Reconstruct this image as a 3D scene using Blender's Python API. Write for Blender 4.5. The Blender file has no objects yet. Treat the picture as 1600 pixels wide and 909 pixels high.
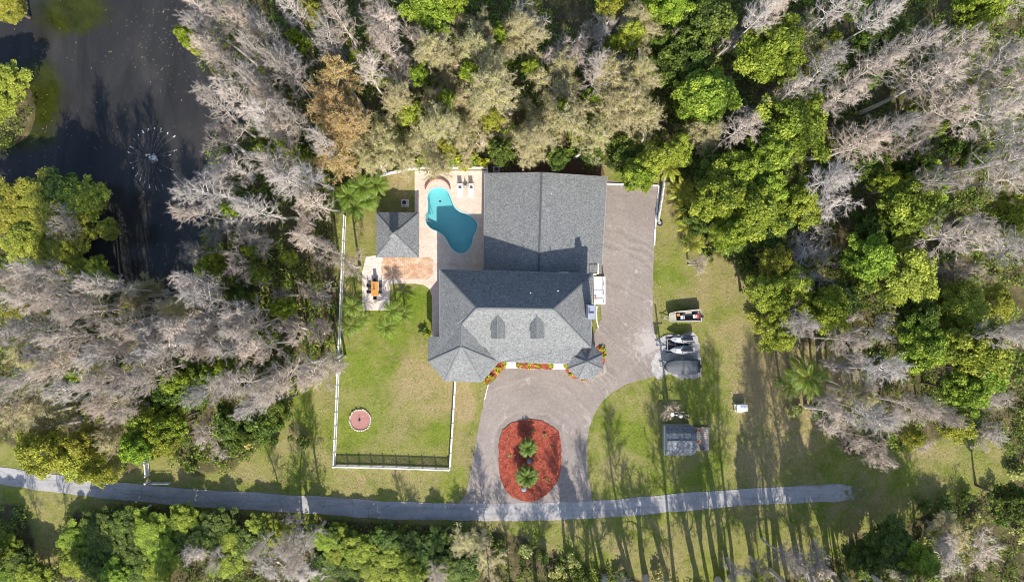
import bpy, bmesh, math, random
import numpy as np
from mathutils import Vector, Matrix
from mathutils.geometry import delaunay_2d_cdt

SC = bpy.context.scene
COL = SC.collection
PI = math.pi
R = math.radians
rnd = random.Random(7)
rng = np.random.default_rng(11)

# ------------------------------------------------------------------ camera, sky, sun, exposure
CAMH = 97.0                      # drone height in metres; 1 photo pixel = 1/11 m on the ground
PPM = 11.0
cam_d = bpy.data.cameras.new('camera'); cam = bpy.data.objects.new('camera', cam_d); COL.objects.link(cam)
cam.location = (0, 0, CAMH); cam.rotation_euler = (0, 0, 0)
cam_d.sensor_width = 36; cam_d.lens = 36 * CAMH / (1600 / PPM); cam_d.clip_end = 3000
SC.camera = cam

SUN_EL, SUN_AZ = R(38), R(180 - 7.5)       # south, a little east: shadows fall north and slightly west
world = bpy.data.worlds.new('World'); SC.world = world; world.use_nodes = True
nt = world.node_tree
sky = nt.nodes.new('ShaderNodeTexSky'); sky.sky_type = 'NISHITA'; sky.sun_disc = False
sky.sun_elevation = SUN_EL; sky.sun_rotation = SUN_AZ
nt.links.new(sky.outputs[0], nt.nodes['Background'].inputs[0])
nt.nodes['Background'].inputs[1].default_value = 0.15
sun_d = bpy.data.lights.new('sun', 'SUN'); sun = bpy.data.objects.new('sun', sun_d); COL.objects.link(sun)
sun_d.energy = 4.4; sun_d.angle = R(0.5); sun_d.color = (1, .94, .85)
SUNV = Vector((math.sin(SUN_AZ) * math.cos(SUN_EL), math.cos(SUN_AZ) * math.cos(SUN_EL), math.sin(SUN_EL)))
sun.rotation_euler = SUNV.to_track_quat('Z', 'Y').to_euler()
SC.view_settings.view_transform = 'Standard'; SC.view_settings.look = 'None'
SC.view_settings.exposure = 0.86; SC.view_settings.gamma = 1
SC.cycles.filter_width = 1.05; SC.cycles.max_bounces = 7; SC.cycles.transparent_max_bounces = 12

# ------------------------------------------------------------------ helpers
def P(px, py, z=0.0):
    """a point of the survey grid (photo pixels) at height z, in metres"""
    k = (1 - z / CAMH) / PPM
    return Vector(((px - 800) * k, (454.5 - py) * k, z))

def tag(o, label=None, cat=None, group=None, kind=None):
    if label: o['label'] = label
    if cat: o['category'] = cat
    if group: o['group'] = group
    if kind: o['kind'] = kind
    return o

def empty(name, loc, label, cat, group=None, rz=0):
    o = bpy.data.objects.new(name, None); COL.objects.link(o)
    o.empty_display_size = .3
    o.location = loc; o.rotation_euler = (0, 0, rz)
    return tag(o, label, cat, group)

def link(name, mesh, parent=None):
    o = bpy.data.objects.new(name, mesh); COL.objects.link(o)
    if parent is not None: o.parent = parent
    return o

def copy_tree(o, parent=None):
    c = o.copy(); COL.objects.link(c); c.parent = parent
    for ch in o.children: copy_tree(ch, c)
    return c

class MB:
    def __init__(self): self.v = []; self.f = []
    def poly(self, pts):
        n = len(self.v); self.v += [tuple(p) for p in pts]; self.f.append(tuple(range(n, n + len(pts)))); return self
    def prism(self, pts, z0, z1):
        """pts counter-clockwise (x, y)"""
        n = len(self.v); m = len(pts)
        self.v += [(p[0], p[1], z0) for p in pts] + [(p[0], p[1], z1) for p in pts]
        self.f.append(tuple(n + i for i in reversed(range(m)))); self.f.append(tuple(n + m + i for i in range(m)))
        for i in range(m):
            j = (i + 1) % m; self.f.append((n + i, n + j, n + m + j, n + m + i))
        return self
    def box(self, c, s, rz=0, ry=0, rx=0):
        M = Matrix.Translation(Vector(c)) @ Matrix.Rotation(rz, 4, 'Z') @ Matrix.Rotation(ry, 4, 'Y') @ Matrix.Rotation(rx, 4, 'X')
        n = len(self.v)
        for z in (-1, 1):
            for x, y in ((-1, -1), (1, -1), (1, 1), (-1, 1)):
                self.v.append(tuple(M @ Vector((x * s[0] / 2, y * s[1] / 2, z * s[2] / 2))))
        for q in ((3, 2, 1, 0), (4, 5, 6, 7), (0, 1, 5, 4), (1, 2, 6, 5), (2, 3, 7, 6), (3, 0, 4, 7)):
            self.f.append(tuple(n + i for i in q))
        return self
    def bar(self, a, b, w, h=None):
        a, b = Vector(a), Vector(b); d = (b - a); L = d.length; d = d / max(L, 1e-6)
        h = h or w
        up = Vector((0, 0, 1)) if abs(d.z) < .95 else Vector((1, 0, 0))
        s = d.cross(up).normalized(); u = s.cross(d)
        n = len(self.v)
        for p in (a, b):
            for x, y in ((-1, -1), (1, -1), (1, 1), (-1, 1)):
                self.v.append(tuple(p + s * x * w / 2 + u * y * h / 2))
        for q in ((0, 1, 2, 3), (7, 6, 5, 4), (4, 5, 1, 0), (5, 6, 2, 1), (6, 7, 3, 2), (7, 4, 0, 3)):
            self.f.append(tuple(n + i for i in q))
        return self
    def tube(self, pts, rr, n=8, cap=True):
        pts = [Vector(p) for p in pts]
        if not hasattr(rr, '__len__'): rr = [rr] * len(pts)
        base = len(self.v)
        for i, p in enumerate(pts):
            d = (pts[min(i + 1, len(pts) - 1)] - pts[max(i - 1, 0)]).normalized()
            up = Vector((0, 0, 1)) if abs(d.z) < .9 else Vector((1, 0, 0))
            s = d.cross(up).normalized(); u = s.cross(d)
            for k in range(n):
                a = 2 * PI * k / n
                self.v.append(tuple(p + (s * math.cos(a) + u * math.sin(a)) * rr[i]))
        for i in range(len(pts) - 1):
            for k in range(n):
                j = (k + 1) % n
                self.f.append((base + i * n + k, base + i * n + j, base + (i + 1) * n + j, base + (i + 1) * n + k))
        if cap:
            self.f.append(tuple(base + k for k in reversed(range(n))))
            self.f.append(tuple(base + (len(pts) - 1) * n + k for k in range(n)))
        return self
    def lathe(self, c, prof, n=16):
        """prof: (radius, z) list from bottom to top"""
        b = len(self.v); c = Vector(c)
        for r, z in prof:
            for k in range(n):
                a = 2 * PI * k / n; self.v.append((c.x + r * math.cos(a), c.y + r * math.sin(a), c.z + z))
        for i in range(len(prof) - 1):
            for k in range(n):
                j = (k + 1) % n
                self.f.append((b + i * n + k, b + i * n + j, b + (i + 1) * n + j, b + (i + 1) * n + k))
        self.f.append(tuple(b + k for k in reversed(range(n)))); self.f.append(tuple(b + (len(prof) - 1) * n + k for k in range(n)))
        return self
    def slab(self, pts, t):
        """roof plane: top polygon, thickness t straight down"""
        pts = [Vector(p) for p in pts]; m = len(pts); n = len(self.v)
        nrm = sum(((pts[i] - pts[0]).cross(pts[(i + 1) % m] - pts[0]) for i in range(1, m)), Vector())
        if nrm.z < 0: pts.reverse()
        self.v += [tuple(p) for p in pts] + [(p.x, p.y, p.z - t) for p in pts]
        self.f.append(tuple(n + i for i in range(m))); self.f.append(tuple(n + m + i for i in reversed(range(m))))
        for i in range(m):
            j = (i + 1) % m; self.f.append((n + j, n + i, n + m + i, n + m + j))
        return self
    def mesh(self, name, mat):
        me = bpy.data.meshes.new(name); me.from_pydata(self.v, [], self.f)
        if mat: me.materials.append(mat)
        me.validate(); me.update(); return me
    def build(self, name, mat, parent=None, smooth=False, bevel=0):
        me = self.mesh(name, mat)
        if bevel:
            bm = bmesh.new(); bm.from_mesh(me)
            bmesh.ops.bevel(bm, geom=bm.edges[:], offset=bevel, segments=1, affect='EDGES', clamp_overlap=True)
            bm.to_mesh(me); bm.free()
        if smooth:
            for p in me.polygons: p.use_smooth = True
        return link(name, me, parent)

def smooth_loop(pts, n=4):
    out = []; m = len(pts)
    for i in range(m):
        p0, p1, p2, p3 = (Vector(pts[(i + k) % m]) for k in (-1, 0, 1, 2))
        for j in range(n):
            t = j / n
            out.append(.5 * ((2 * p1) + (p2 - p0) * t + (2 * p0 - 5 * p1 + 4 * p2 - p3) * t * t + (3 * p1 - p0 - 3 * p2 + p3) * t ** 3))
    return out

def smooth_line(pts, n=6):
    out = []; m = len(pts)
    for i in range(m - 1):
        p0, p1, p2, p3 = (Vector(pts[min(max(i + k, 0), m - 1)]) for k in (-1, 0, 1, 2))
        for j in range(n):
            t = j / n
            out.append(.5 * ((2 * p1) + (p2 - p0) * t + (2 * p0 - 5 * p1 + 4 * p2 - p3) * t * t + (3 * p1 - p0 - 3 * p2 + p3) * t ** 3))
    out.append(Vector(pts[-1])); return out

def inpoly(x, y, poly):
    x = np.asarray(x); y = np.asarray(y); res = np.zeros(x.shape, bool); n = len(poly)
    for i in range(n):
        x1, y1 = poly[i][0], poly[i][1]; x2, y2 = poly[(i + 1) % n][0], poly[(i + 1) % n][1]
        c = ((y1 > y) != (y2 > y)) & (x < (x2 - x1) * (y - y1) / ((y2 - y1) if y2 != y1 else 1e-9) + x1)
        res ^= c
    return res

def polyw(pts): return [P(a, b).to_2d() for a, b in pts]

def rough_edge(loop, amp, step=.5, seed=1):
    """resample a closed loop and shake it, for ragged borders of gravel and mulch"""
    r = random.Random(seed); out = []; m = len(loop)
    for i in range(m):
        a, b = Vector(loop[i][:2]), Vector(loop[(i + 1) % m][:2]); L = (b - a).length; k = max(1, int(L / step))
        for j in range(k):
            p = a.lerp(b, j / k); out.append(p + Vector((r.gauss(0, amp), r.gauss(0, amp))))
    return out

def area_sheet(name, outline, z, mat, holes=(), kind='structure', edge=0.0, parent=None, extra=None):
    """flat sheet with holes, with a skirt down to edge below it"""
    pts = []; edges = []
    for loop in [outline, *holes]:
        b = len(pts); m = len(loop)
        pts += [Vector((p[0], p[1])) for p in loop]; edges += [(b + i, b + (i + 1) % m) for i in range(m)]
    v, e, f, ov, oe, of = delaunay_2d_cdt(pts, edges, [], 0, 1e-4)
    V = [(p.x, p.y, z) for p in v]; F = []
    for t in f:
        cx = sum(v[i].x for i in t) / len(t); cy = sum(v[i].y for i in t) / len(t)
        if not bool(inpoly(cx, cy, outline)): continue
        if any(bool(inpoly(cx, cy, h)) for h in holes): continue
        a, b, c = (v[i] for i in t[:3])
        F.append(tuple(t) if (b - a).cross(c - a) > 0 else tuple(reversed(t)))
    if edge:
        n = len(V); m = len(outline)
        V += [(p[0], p[1], z) for p in outline] + [(p[0], p[1], z - edge) for p in outline]
        for i in range(m):
            j = (i + 1) % m; F.append((n + i, n + m + i, n + m + j, n + j))
    me = bpy.data.meshes.new(name); me.from_pydata(V, [], F); me.materials.append(mat); me.validate(); me.update()
    bm = bmesh.new(); bm.from_mesh(me); bmesh.ops.recalc_face_normals(bm, faces=bm.faces[:])
    up = sum(f.normal.z * f.calc_area() for f in bm.faces)
    if up < 0: bmesh.ops.reverse_faces(bm, faces=bm.faces[:])
    bm.to_mesh(me); bm.free()
    o = link(name, me, parent)
    if kind: o['kind'] = kind
    return o

# ------------------------------------------------------------------ materials
class NG:
    def __init__(self, name):
        self.m = bpy.data.materials.new(name); self.m.use_nodes = True
        self.t = self.m.node_tree; self.b = self.t.nodes['Principled BSDF']; self.out = self.t.nodes['Material Output']
        self.tc = None
    def n(self, typ, **kw):
        x = self.t.nodes.new(typ)
        for k, v in kw.items(): setattr(x, k, v)
        return x
    def l(self, a, b): self.t.links.new(a, b)
    def coord(self):
        if not self.tc: self.tc = self.n('ShaderNodeTexCoord')
        return self.tc.outputs['Object']
    def noise(self, scale, detail=4, rough=.6, stretch=None, dist=0):
        x = self.n('ShaderNodeTexNoise'); x.inputs['Scale'].default_value = scale; x.inputs['Detail'].default_value = detail
        x.inputs['Roughness'].default_value = rough; x.inputs['Distortion'].default_value = dist
        if stretch:
            mp = self.n('ShaderNodeMapping'); mp.inputs['Scale'].default_value = stretch
            self.l(self.coord(), mp.inputs[0]); self.l(mp.outputs[0], x.inputs['Vector'])
        else: self.l(self.coord(), x.inputs['Vector'])
        return x.outputs['Fac']
    def voro(self, scale, feature='F1', out='Color', stretch=None):
        x = self.n('ShaderNodeTexVoronoi'); x.inputs['Scale'].default_value = scale
        x.feature = feature
        if stretch:
            mp = self.n('ShaderNodeMapping'); mp.inputs['Scale'].default_value = stretch
            self.l(self.coord(), mp.inputs[0]); self.l(mp.outputs[0], x.inputs['Vector'])
        else: self.l(self.coord(), x.inputs['Vector'])
        return x.outputs[out]
    def ramp(self, fac, stops):
        x = self.n('ShaderNodeValToRGB'); e = x.color_ramp.elements
        while len(e) < len(stops): e.new(.5)
        for i, (p, c) in enumerate(stops):
            e[i].position = p; e[i].color = (*c, 1) if hasattr(c, '__len__') else (c, c, c, 1)
        self.l(fac, x.inputs[0]); return x.outputs[0]
    def mix(self, fac, a, b, mode='MIX'):
        x = self.n('ShaderNodeMix', data_type='RGBA', blend_type=mode)
        for sock, v in ((x.inputs[0], fac), (x.inputs[6], a), (x.inputs[7], b)):
            if isinstance(v, (int, float)): sock.default_value = v if sock == x.inputs[0] else (v, v, v, 1)
            elif isinstance(v, (tuple, list)): sock.default_value = (*v, 1)
            else: self.l(v, sock)
        return x.outputs[2]
    def math(self, op, a, b=0.5):
        x = self.n('ShaderNodeMath', operation=op)
        for i, v in enumerate((a, b)):
            if isinstance(v, (int, float)): x.inputs[i].default_value = v
            else: self.l(v, x.inputs[i])
        return x.outputs[0]
    def attr(self, name, out='Fac'):
        x = self.n('ShaderNodeAttribute'); x.attribute_name = name; return x.outputs[out]
    def objrand(self):
        return self.n('ShaderNodeObjectInfo').outputs['Random']
    def color(self, c):
        if isinstance(c, (tuple, list)): self.b.inputs['Base Color'].default_value = (*c, 1)
        else: self.l(c, self.b.inputs['Base Color'])
    def bump(self, h, strength=.5, dist=.05):
        x = self.n('ShaderNodeBump'); x.inputs['Strength'].default_value = strength; x.inputs['Distance'].default_value = dist
        self.l(h, x.inputs['Height']); self.l(x.outputs[0], self.b.inputs['Normal'])
    def rough(self, v): self.b.inputs['Roughness'].default_value = v
    def set(self, k, v): self.b.inputs[k].default_value = v

def simple(name, c, rough=.6, var=.25, scale=2.0, metal=0, spec=.4, fine=20):
    g = NG(name)
    lo = tuple(x * (1 - var) for x in c); hi = tuple(min(1, x * (1 + var * .8)) for x in c)
    f = g.math('ADD', g.math('MULTIPLY', g.noise(scale, 5, .65), .6), g.math('MULTIPLY', g.noise(fine, 3), .4))
    g.color(g.ramp(f, [(.3, lo), (.7, hi)])); g.rough(rough); g.set('Metallic', metal); g.set('Specular IOR Level', spec)
    g.bump(g.noise(fine, 3), .15, .01)
    return g.m

M = {}
# --- ground: grass, dry patches, forest floor by the vertex attribute "wood"
g = NG('grass_ground')
big = g.noise(.07, 5, .6); mid = g.noise(.38, 5, .7); fine = g.noise(3.0, 6, .8); vf = g.noise(11, 3, .7)
grass = g.ramp(g.math('ADD', g.math('MULTIPLY', mid, .55), g.math('MULTIPLY', fine, .45)),
               [(.30, (.070, .100, .014)), (.46, (.145, .180, .026)), (.58, (.220, .236, .048)), (.72, (.31, .28, .10))])
dry = g.ramp(g.math('ADD', g.math('MULTIPLY', fine, .6), g.math('MULTIPLY', vf, .4)), [(.3, (.20, .145, .065)), (.5, (.33, .25, .135)), (.7, (.46, .37, .225))])
drym = g.ramp(g.math('ADD', g.math('MULTIPLY', g.noise(.16, 6, .7, dist=.6), .75), g.math('MULTIPLY', g.noise(1.3, 5, .7), .25)), [(.43, 0.0), (.58, 1.0)])
g.lush = g.math('MULTIPLY', g.attr('dry'), -.55)
drym = g.math('MAXIMUM', g.math('ADD', g.math('MULTIPLY', drym, .62), g.math('MULTIPLY', g.attr('dry'), g.ramp(g.math('ADD', g.math('MULTIPLY', g.noise(.7, 6, .75), .6), g.math('MULTIPLY', fine, .4)), [(.38, .15), (.62, 1.15)]))), 0.0)
grass = g.mix(g.math('MAXIMUM', g.lush, 0.0), grass, g.ramp(fine, [(.3, (.075, .125, .010)), (.6, (.17, .25, .025))]))
lawn = g.mix(g.math('MINIMUM', drym, .9), grass, dry)
lawn = g.mix(.8, lawn, g.ramp(vf, [(.3, (.68, .68, .66)), (.7, (1.28, 1.28, 1.25))]), 'MULTIPLY')
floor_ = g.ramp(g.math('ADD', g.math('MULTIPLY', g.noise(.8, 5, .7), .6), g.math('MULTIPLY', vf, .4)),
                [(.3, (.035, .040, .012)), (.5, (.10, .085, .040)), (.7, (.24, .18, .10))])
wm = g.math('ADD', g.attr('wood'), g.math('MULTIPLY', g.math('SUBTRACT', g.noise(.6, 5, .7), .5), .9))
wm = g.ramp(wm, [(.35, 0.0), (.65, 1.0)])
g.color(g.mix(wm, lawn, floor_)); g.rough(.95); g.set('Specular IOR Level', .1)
g.bump(g.math('ADD', fine, vf), .9, .12); M['ground'] = g.m

g = NG('gravel_drive')
a = g.noise(.22, 5, .65); b = g.noise(2.2, 6, .8); c = g.voro(14, 'F1', 'Color')
base = g.ramp(g.math('ADD', g.math('MULTIPLY', a, .5), g.math('MULTIPLY', b, .5)), [(.3, (.192, .163, .142)), (.5, (.264, .227, .199)), (.7, (.352, .31, .274))])
base = g.mix(.55, base, g.ramp(c, [(.1, .62), (.9, 1.3)]), 'MULTIPLY')
base = g.mix(g.ramp(g.noise(.33, 6, .72, dist=1.2), [(.61, 0.0), (.74, .6)]), base, (.60, .54, .49))
base = g.mix(g.ramp(g.noise(.5, 4, .6, stretch=(1.6, .25, 1), dist=1.5), [(.55, 0.0), (.75, .35)]), base, (.24, .19, .17))
ds = g.n('ShaderNodeVectorMath', operation='DISTANCE'); g.l(g.coord(), ds.inputs[0]); ds.inputs[1].default_value = ((1018 - 800) / 11, (454.5 - 535) / 11, .03)
sc_ = g.math('ADD', g.math('MULTIPLY', ds.outputs['Value'], -.13), g.math('MULTIPLY', g.noise(.9, 6, .8, dist=1.5), 1.6))
di = g.n('ShaderNodeVectorMath', operation='DISTANCE'); g.l(g.coord(), di.inputs[0]); di.inputs[1].default_value = ((827 - 800) / 11, (454.5 - 700) / 11, .03)
cx_ = g.n('ShaderNodeCombineXYZ'); g.l(g.math('ADD', di.outputs['Value'], g.math('MULTIPLY', g.noise(.25, 2), 2.5)), cx_.inputs[0])
tn_ = g.n('ShaderNodeTexNoise'); tn_.inputs['Scale'].default_value = 1.7; tn_.inputs['Detail'].default_value = 4; g.l(cx_.outputs[0], tn_.inputs['Vector'])
tf_ = g.math('MULTIPLY', g.ramp(g.noise(.3, 4, .6), [(.35, 0.0), (.6, 1.0)]), .55)
base = g.mix(tf_, base, g.mix(1.0, base, g.ramp(tn_.outputs['Fac'], [(.35, .62), (.65, 1.4)]), 'MULTIPLY'))
base = g.mix(g.ramp(sc_, [(.40, 0.0), (.68, .65)]), base, (.52, .48, .445))
base = g.mix(g.ramp(g.noise(.055, 4, .6), [(.4, 0.0), (.7, .35)]), base, (.17, .135, .115))
g.color(base); g.rough(.95); g.set('Specular IOR Level', .15); g.bump(g.math('ADD', b, g.voro(14, 'F1', 'Distance')), .6, .04); M['gravel'] = g.m

g = NG('white_gravel')
c = g.voro(9, 'F1', 'Color')
g.color(g.mix(.6, g.ramp(g.noise(1.2, 6, .7), [(.3, (.27, .25, .23)), (.65, (.47, .445, .42))]), g.ramp(c, [(.1, .6), (.9, 1.2)]), 'MULTIPLY')); g.rough(.95)
g.bump(c, .6, .04); M['white_gravel'] = g.m

g = NG('worn_asphalt')
a = g.noise(.3, 5, .65); b = g.noise(3, 5, .7)
base = g.ramp(g.math('ADD', g.math('MULTIPLY', a, .55), g.math('MULTIPLY', b, .45)), [(.3, (.245, .235, .23)), (.5, (.325, .312, .305)), (.7, (.42, .40, .39))])
ed = g.n('ShaderNodeTexVoronoi'); ed.feature = 'DISTANCE_TO_EDGE'; ed.inputs['Scale'].default_value = .22
nn = g.n('ShaderNodeTexNoise'); nn.inputs['Scale'].default_value = .7; g.l(g.coord(), nn.inputs['Vector'])
vm = g.n('ShaderNodeVectorMath', operation='ADD'); g.l(g.coord(), vm.inputs[0]); g.l(nn.outputs['Color'], vm.inputs[1]); g.l(vm.outputs[0], ed.inputs['Vector'])
base = g.mix(g.ramp(ed.outputs['Distance'], [(.0, .55), (.012, 0.0)]), base, (.09, .09, .09))
base = g.mix(g.ramp(g.noise(.45, 5, .7), [(.56, 0.0), (.70, .6)]), base, (.20, .17, .13))
base = g.mix(g.ramp(g.noise(.9, 4, .6, stretch=(.12, 1.6, 1)), [(.52, 0.0), (.66, .45)]), base, (.17, .165, .165))
sx = g.n('ShaderNodeSeparateXYZ'); g.l(g.coord(), sx.inputs[0])
en = g.math('ADD', g.math('MULTIPLY', g.math('SUBTRACT', sx.outputs[0], 46.5), .22), g.math('MULTIPLY', g.math('SUBTRACT', g.noise(1.1, 6, .75), .5), 2.6))
base = g.mix(g.ramp(en, [(.1, 0.0), (.5, 1.0)]), base, (.15, .15, .05))
g.color(g.mix(.5, base, g.ramp(g.noise(25, 2), [(.3, .75), (.7, 1.2)]), 'MULTIPLY')); g.rough(.9); g.set('Specular IOR Level', .2); g.bump(b, .3, .02); M['asphalt'] = g.m

def paver(name, c1, c2, c3, sc=3.2, joint=.86):
    g = NG(name)
    br = g.n('ShaderNodeTexBrick'); br.inputs['Scale'].default_value = sc
    br.inputs['Color1'].default_value = (*c1, 1); br.inputs['Color2'].default_value = (*c2, 1); br.inputs['Mortar'].default_value = (*[x * joint * .75 for x in c1], 1)
    br.inputs['Mortar Size'].default_value = .025; br.inputs['Brick Width'].default_value = .75; br.inputs['Row Height'].default_value = .4
    g.l(g.coord(), br.inputs['Vector'])
    d = g.mix(g.ramp(g.noise(.5, 6, .75), [(.42, 0.0), (.75, .7)]), br.outputs['Color'], c3)
    d = g.mix(.7, d, g.ramp(g.noise(5, 5, .7), [(.3, .8), (.7, 1.15)]), 'MULTIPLY')
    g.color(d); g.rough(.85); g.set('Specular IOR Level', .25)
    g.bump(br.outputs['Fac'], -.3, .02); return g.m
M['deck'] = paver('deck_pavers', (.56, .44, .355), (.68, .565, .47), (.46, .34, .265), 2.5)
M['patio'] = paver('pale_pavers', (.58, .50, .43), (.68, .60, .53), (.46, .37, .30), 1.9)
M['brickpatio'] = paver('tan_brick_pavers', (.44, .27, .16), (.64, .475, .345), (.40, .21, .115), 1.35, .8)
M['walk'] = simple('pale_concrete', (.68, .60, .50), .85, .12)

def shingle(name, lo, mid, hi):
    g = NG(name)
    c = g.voro(7.5, 'F1', 'Color', (1, 1.25, 1.1)); sepc = g.n('ShaderNodeSeparateColor'); g.l(c, sepc.inputs[0])
    f = g.math('ADD', g.math('MULTIPLY', sepc.outputs[0], .55), g.math('MULTIPLY', g.noise(4.5, 4, .75), .45))
    f = g.math('ADD', g.math('MULTIPLY', f, .85), g.math('MULTIPLY', g.noise(.35, 4), .15))
    g.color(g.ramp(f, [(.25, lo), (.5, mid), (.75, hi)])); g.rough(.9); g.set('Specular IOR Level', .2)
    g.bump(sepc.outputs[0], .5, .03); return g.m
M['shingle'] = shingle('grey_shingles', (.105, .109, .109), (.158, .163, .162), (.23, .235, .232))
M['shed_shingle'] = shingle('weathered_shed_shingles', (.09, .095, .105), (.16, .17, .18), (.27, .285, .30))
M['ridge'] = simple('ridge_cap_shingles', (.15, .155, .155), .9, .3, 6)
M['dark_ridge'] = simple('dark_ridge_cap_shingles', (.075, .08, .085), .9, .3, 6)
M['white'] = simple('white_paint', (.80, .79, .77), .45, .08, 1.5)
M['fence_white'] = simple('white_vinyl', (.70, .69, .67), .4, .1, .8)
M['cream'] = simple('cream_siding', (.62, .56, .46), .7, .1)
M['fascia'] = simple('grey_fascia', (.33, .34, .36), .6, .1)
M['glass'] = simple('window_glass', (.03, .04, .05), .08, .1, spec=.7)
M['lilac_siding'] = simple('lilac_grey_siding', (.34, .34, .40), .7, .1)
M['black'] = simple('black_plastic', (.018, .018, .02), .5, .3)
M['darkgrey'] = simple('dark_grey_metal', (.07, .07, .075), .5, .3)
M['steel'] = simple('galvanised_steel', (.45, .46, .48), .4, .15, metal=.6)
M['grey_box'] = simple('grey_painted_metal', (.36, .36, .35), .5, .15)
M['orange_wood'] = simple('orange_stained_wood', (.52, .245, .05), .5, .3, 3)
M['wood_pole'] = simple('weathered_pole_wood', (.17, .13, .10), .9, .3)
M['deck_wood'] = simple('weathered_deck_boards', (.36, .31, .27), .9, .35, 3)
M['terracotta'] = simple('terracotta_pot', (.50, .20, .10), .8, .25)
M['red'] = simple('red_plastic', (.55, .05, .035), .45, .15)
M['tan_hull'] = simple('tan_hull_paint', (.36, .32, .25), .6, .2)
M['boat_white'] = simple('dull_white_gelcoat', (.50, .49, .47), .4, .15)
M['pinkish'] = simple('faded_pink_cushion', (.62, .50, .46), .8, .15)
M['tarp'] = simple('grey_boat_tarp', (.095, .10, .108), .75, .35, 1.6)
M['mat_shade'] = simple('black_mat_and_shade', (.03, .03, .033), .7, .3)  # jon boat floor mat, and the painted shade under the watercraft
M['ski_grey'] = simple('pale_grey_hull', (.33, .335, .36), .3, .12)
M['rubber'] = simple('tyre_rubber', (.025, .025, .027), .8, .3)
M['stone'] = simple('pale_edging_stone', (.50, .45, .36), .9, .25, 4)
M['pit_brick'] = paver('pink_brick_paving', (.36, .17, .145), (.42, .215, .185), (.30, .14, .12), 5.0, .7)
M['arch_brick'] = simple('red_brown_brick', (.22, .10, .075), .85, .35, 5)
M['arch_cap'] = simple('pinkish_coping', (.58, .44, .36), .85, .2, 3)
M['coping'] = simple('pale_pool_tile', (.44, .50, .46), .5, .1, 3)
M['cushion'] = simple('navy_cushion', (.03, .035, .05), .9, .3)
M['lounge_white'] = simple('white_sling', (.82, .80, .78), .6, .06)
M['trunk_brown'] = simple('brown_bark', (.13, .10, .075), .95, .4, 3)
M['trunk_grey'] = simple('grey_bark', (.50, .45, .40), .95, .35, 3)
M['palm_trunk'] = simple('palm_bark', (.20, .165, .12), .95, .35, 4)
M['slate'] = simple('blue_grey_stone', (.20, .215, .25), .8, .25)
M['soil'] = simple('brown_soil', (.12, .065, .045), .95, .4, 2)
M['edge_white'] = simple('chalky_white_kerb', (.72, .69, .65), .8, .2, 3)
M['spray'] = None

g = NG('red_mulch')
a = g.noise(3.2, 6, .8, stretch=(1, 2.2, 1), dist=1.2); b = g.noise(14, 4, .7)
mc = g.ramp(g.math('ADD', g.math('MULTIPLY', a, .6), g.math('MULTIPLY', b, .4)), [(.28, (.09, .018, .010)), (.48, (.31, .056, .030)), (.6, (.43, .10, .054)), (.75, (.56, .20, .125))])
g.color(g.mix(1.0, mc, g.ramp(g.noise(1.0, 6, .75), [(.35, .42), (.65, 1.35)]), 'MULTIPLY'))
g.rough(.95); g.bump(g.math('ADD', a, b), .9, .08); M['mulch'] = g.m

g = NG('mulch_chip'); t = g.attr('tint')
g.color(g.ramp(t, [(0.0, (.08, .016, .010)), (.5, (.36, .068, .036)), (1.0, (.62, .21, .13))])); g.rough(.95); M['chip'] = g.m

g = NG('pool_plaster')
g.color(g.ramp(g.noise(.6, 4), [(.3, (.175, .42, .44)), (.7, (.215, .475, .49))])); g.rough(.7); M['plaster'] = g.m

# clear water: tinted transparent sheet with a reflecting skin
g = NG('pool_water'); g.t.nodes.remove(g.b)
tr = g.n('ShaderNodeBsdfTransparent'); tr.inputs[0].default_value = (.74, .93, .93, 1)
gl = g.n('ShaderNodeBsdfGlossy'); gl.inputs['Roughness'].default_value = .03
bp = g.n('ShaderNodeBump'); bp.inputs['Strength'].default_value = .25; bp.inputs['Distance'].default_value = .05
g.l(g.noise(2.2, 4), bp.inputs['Height']); g.l(bp.outputs[0], gl.inputs['Normal']);
ms = g.n('ShaderNodeMixShader'); ms.inputs[0].default_value = .04; g.l(tr.outputs[0], ms.inputs[1]); g.l(gl.outputs[0], ms.inputs[2])
g.l(ms.outputs[0], g.out.inputs['Surface']); M['water'] = g.m

g = NG('pond_water')
slate = g.ramp(g.noise(.12, 6, .65, stretch=(1.6, .45, 1), dist=.8), [(.3, (.017, .0165, .0165)), (.55, (.031, .030, .029)), (.75, (.050, .047, .045))])
murky = g.ramp(g.noise(.5, 6, .75), [(.3, (.012, .017, .003)), (.6, (.034, .040, .006)), (.8, (.05, .045, .012))])  # green-brown tone, laid on in patches by a vertex attribute
am = g.ramp(g.math('ADD', g.attr('murk'), g.math('MULTIPLY', g.math('SUBTRACT', g.noise(.35, 6, .75), .5), .8)), [(.35, 0.0), (.75, 1.0)])
g.color(g.mix(am, slate, murky)); g.rough(.16); g.set('IOR', 1.33)
g.bump(g.math('ADD', g.noise(1.4, 5, .65, stretch=(1, .4, 1)), g.noise(6, 3)), .25, .05); M['pond'] = g.m

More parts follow.
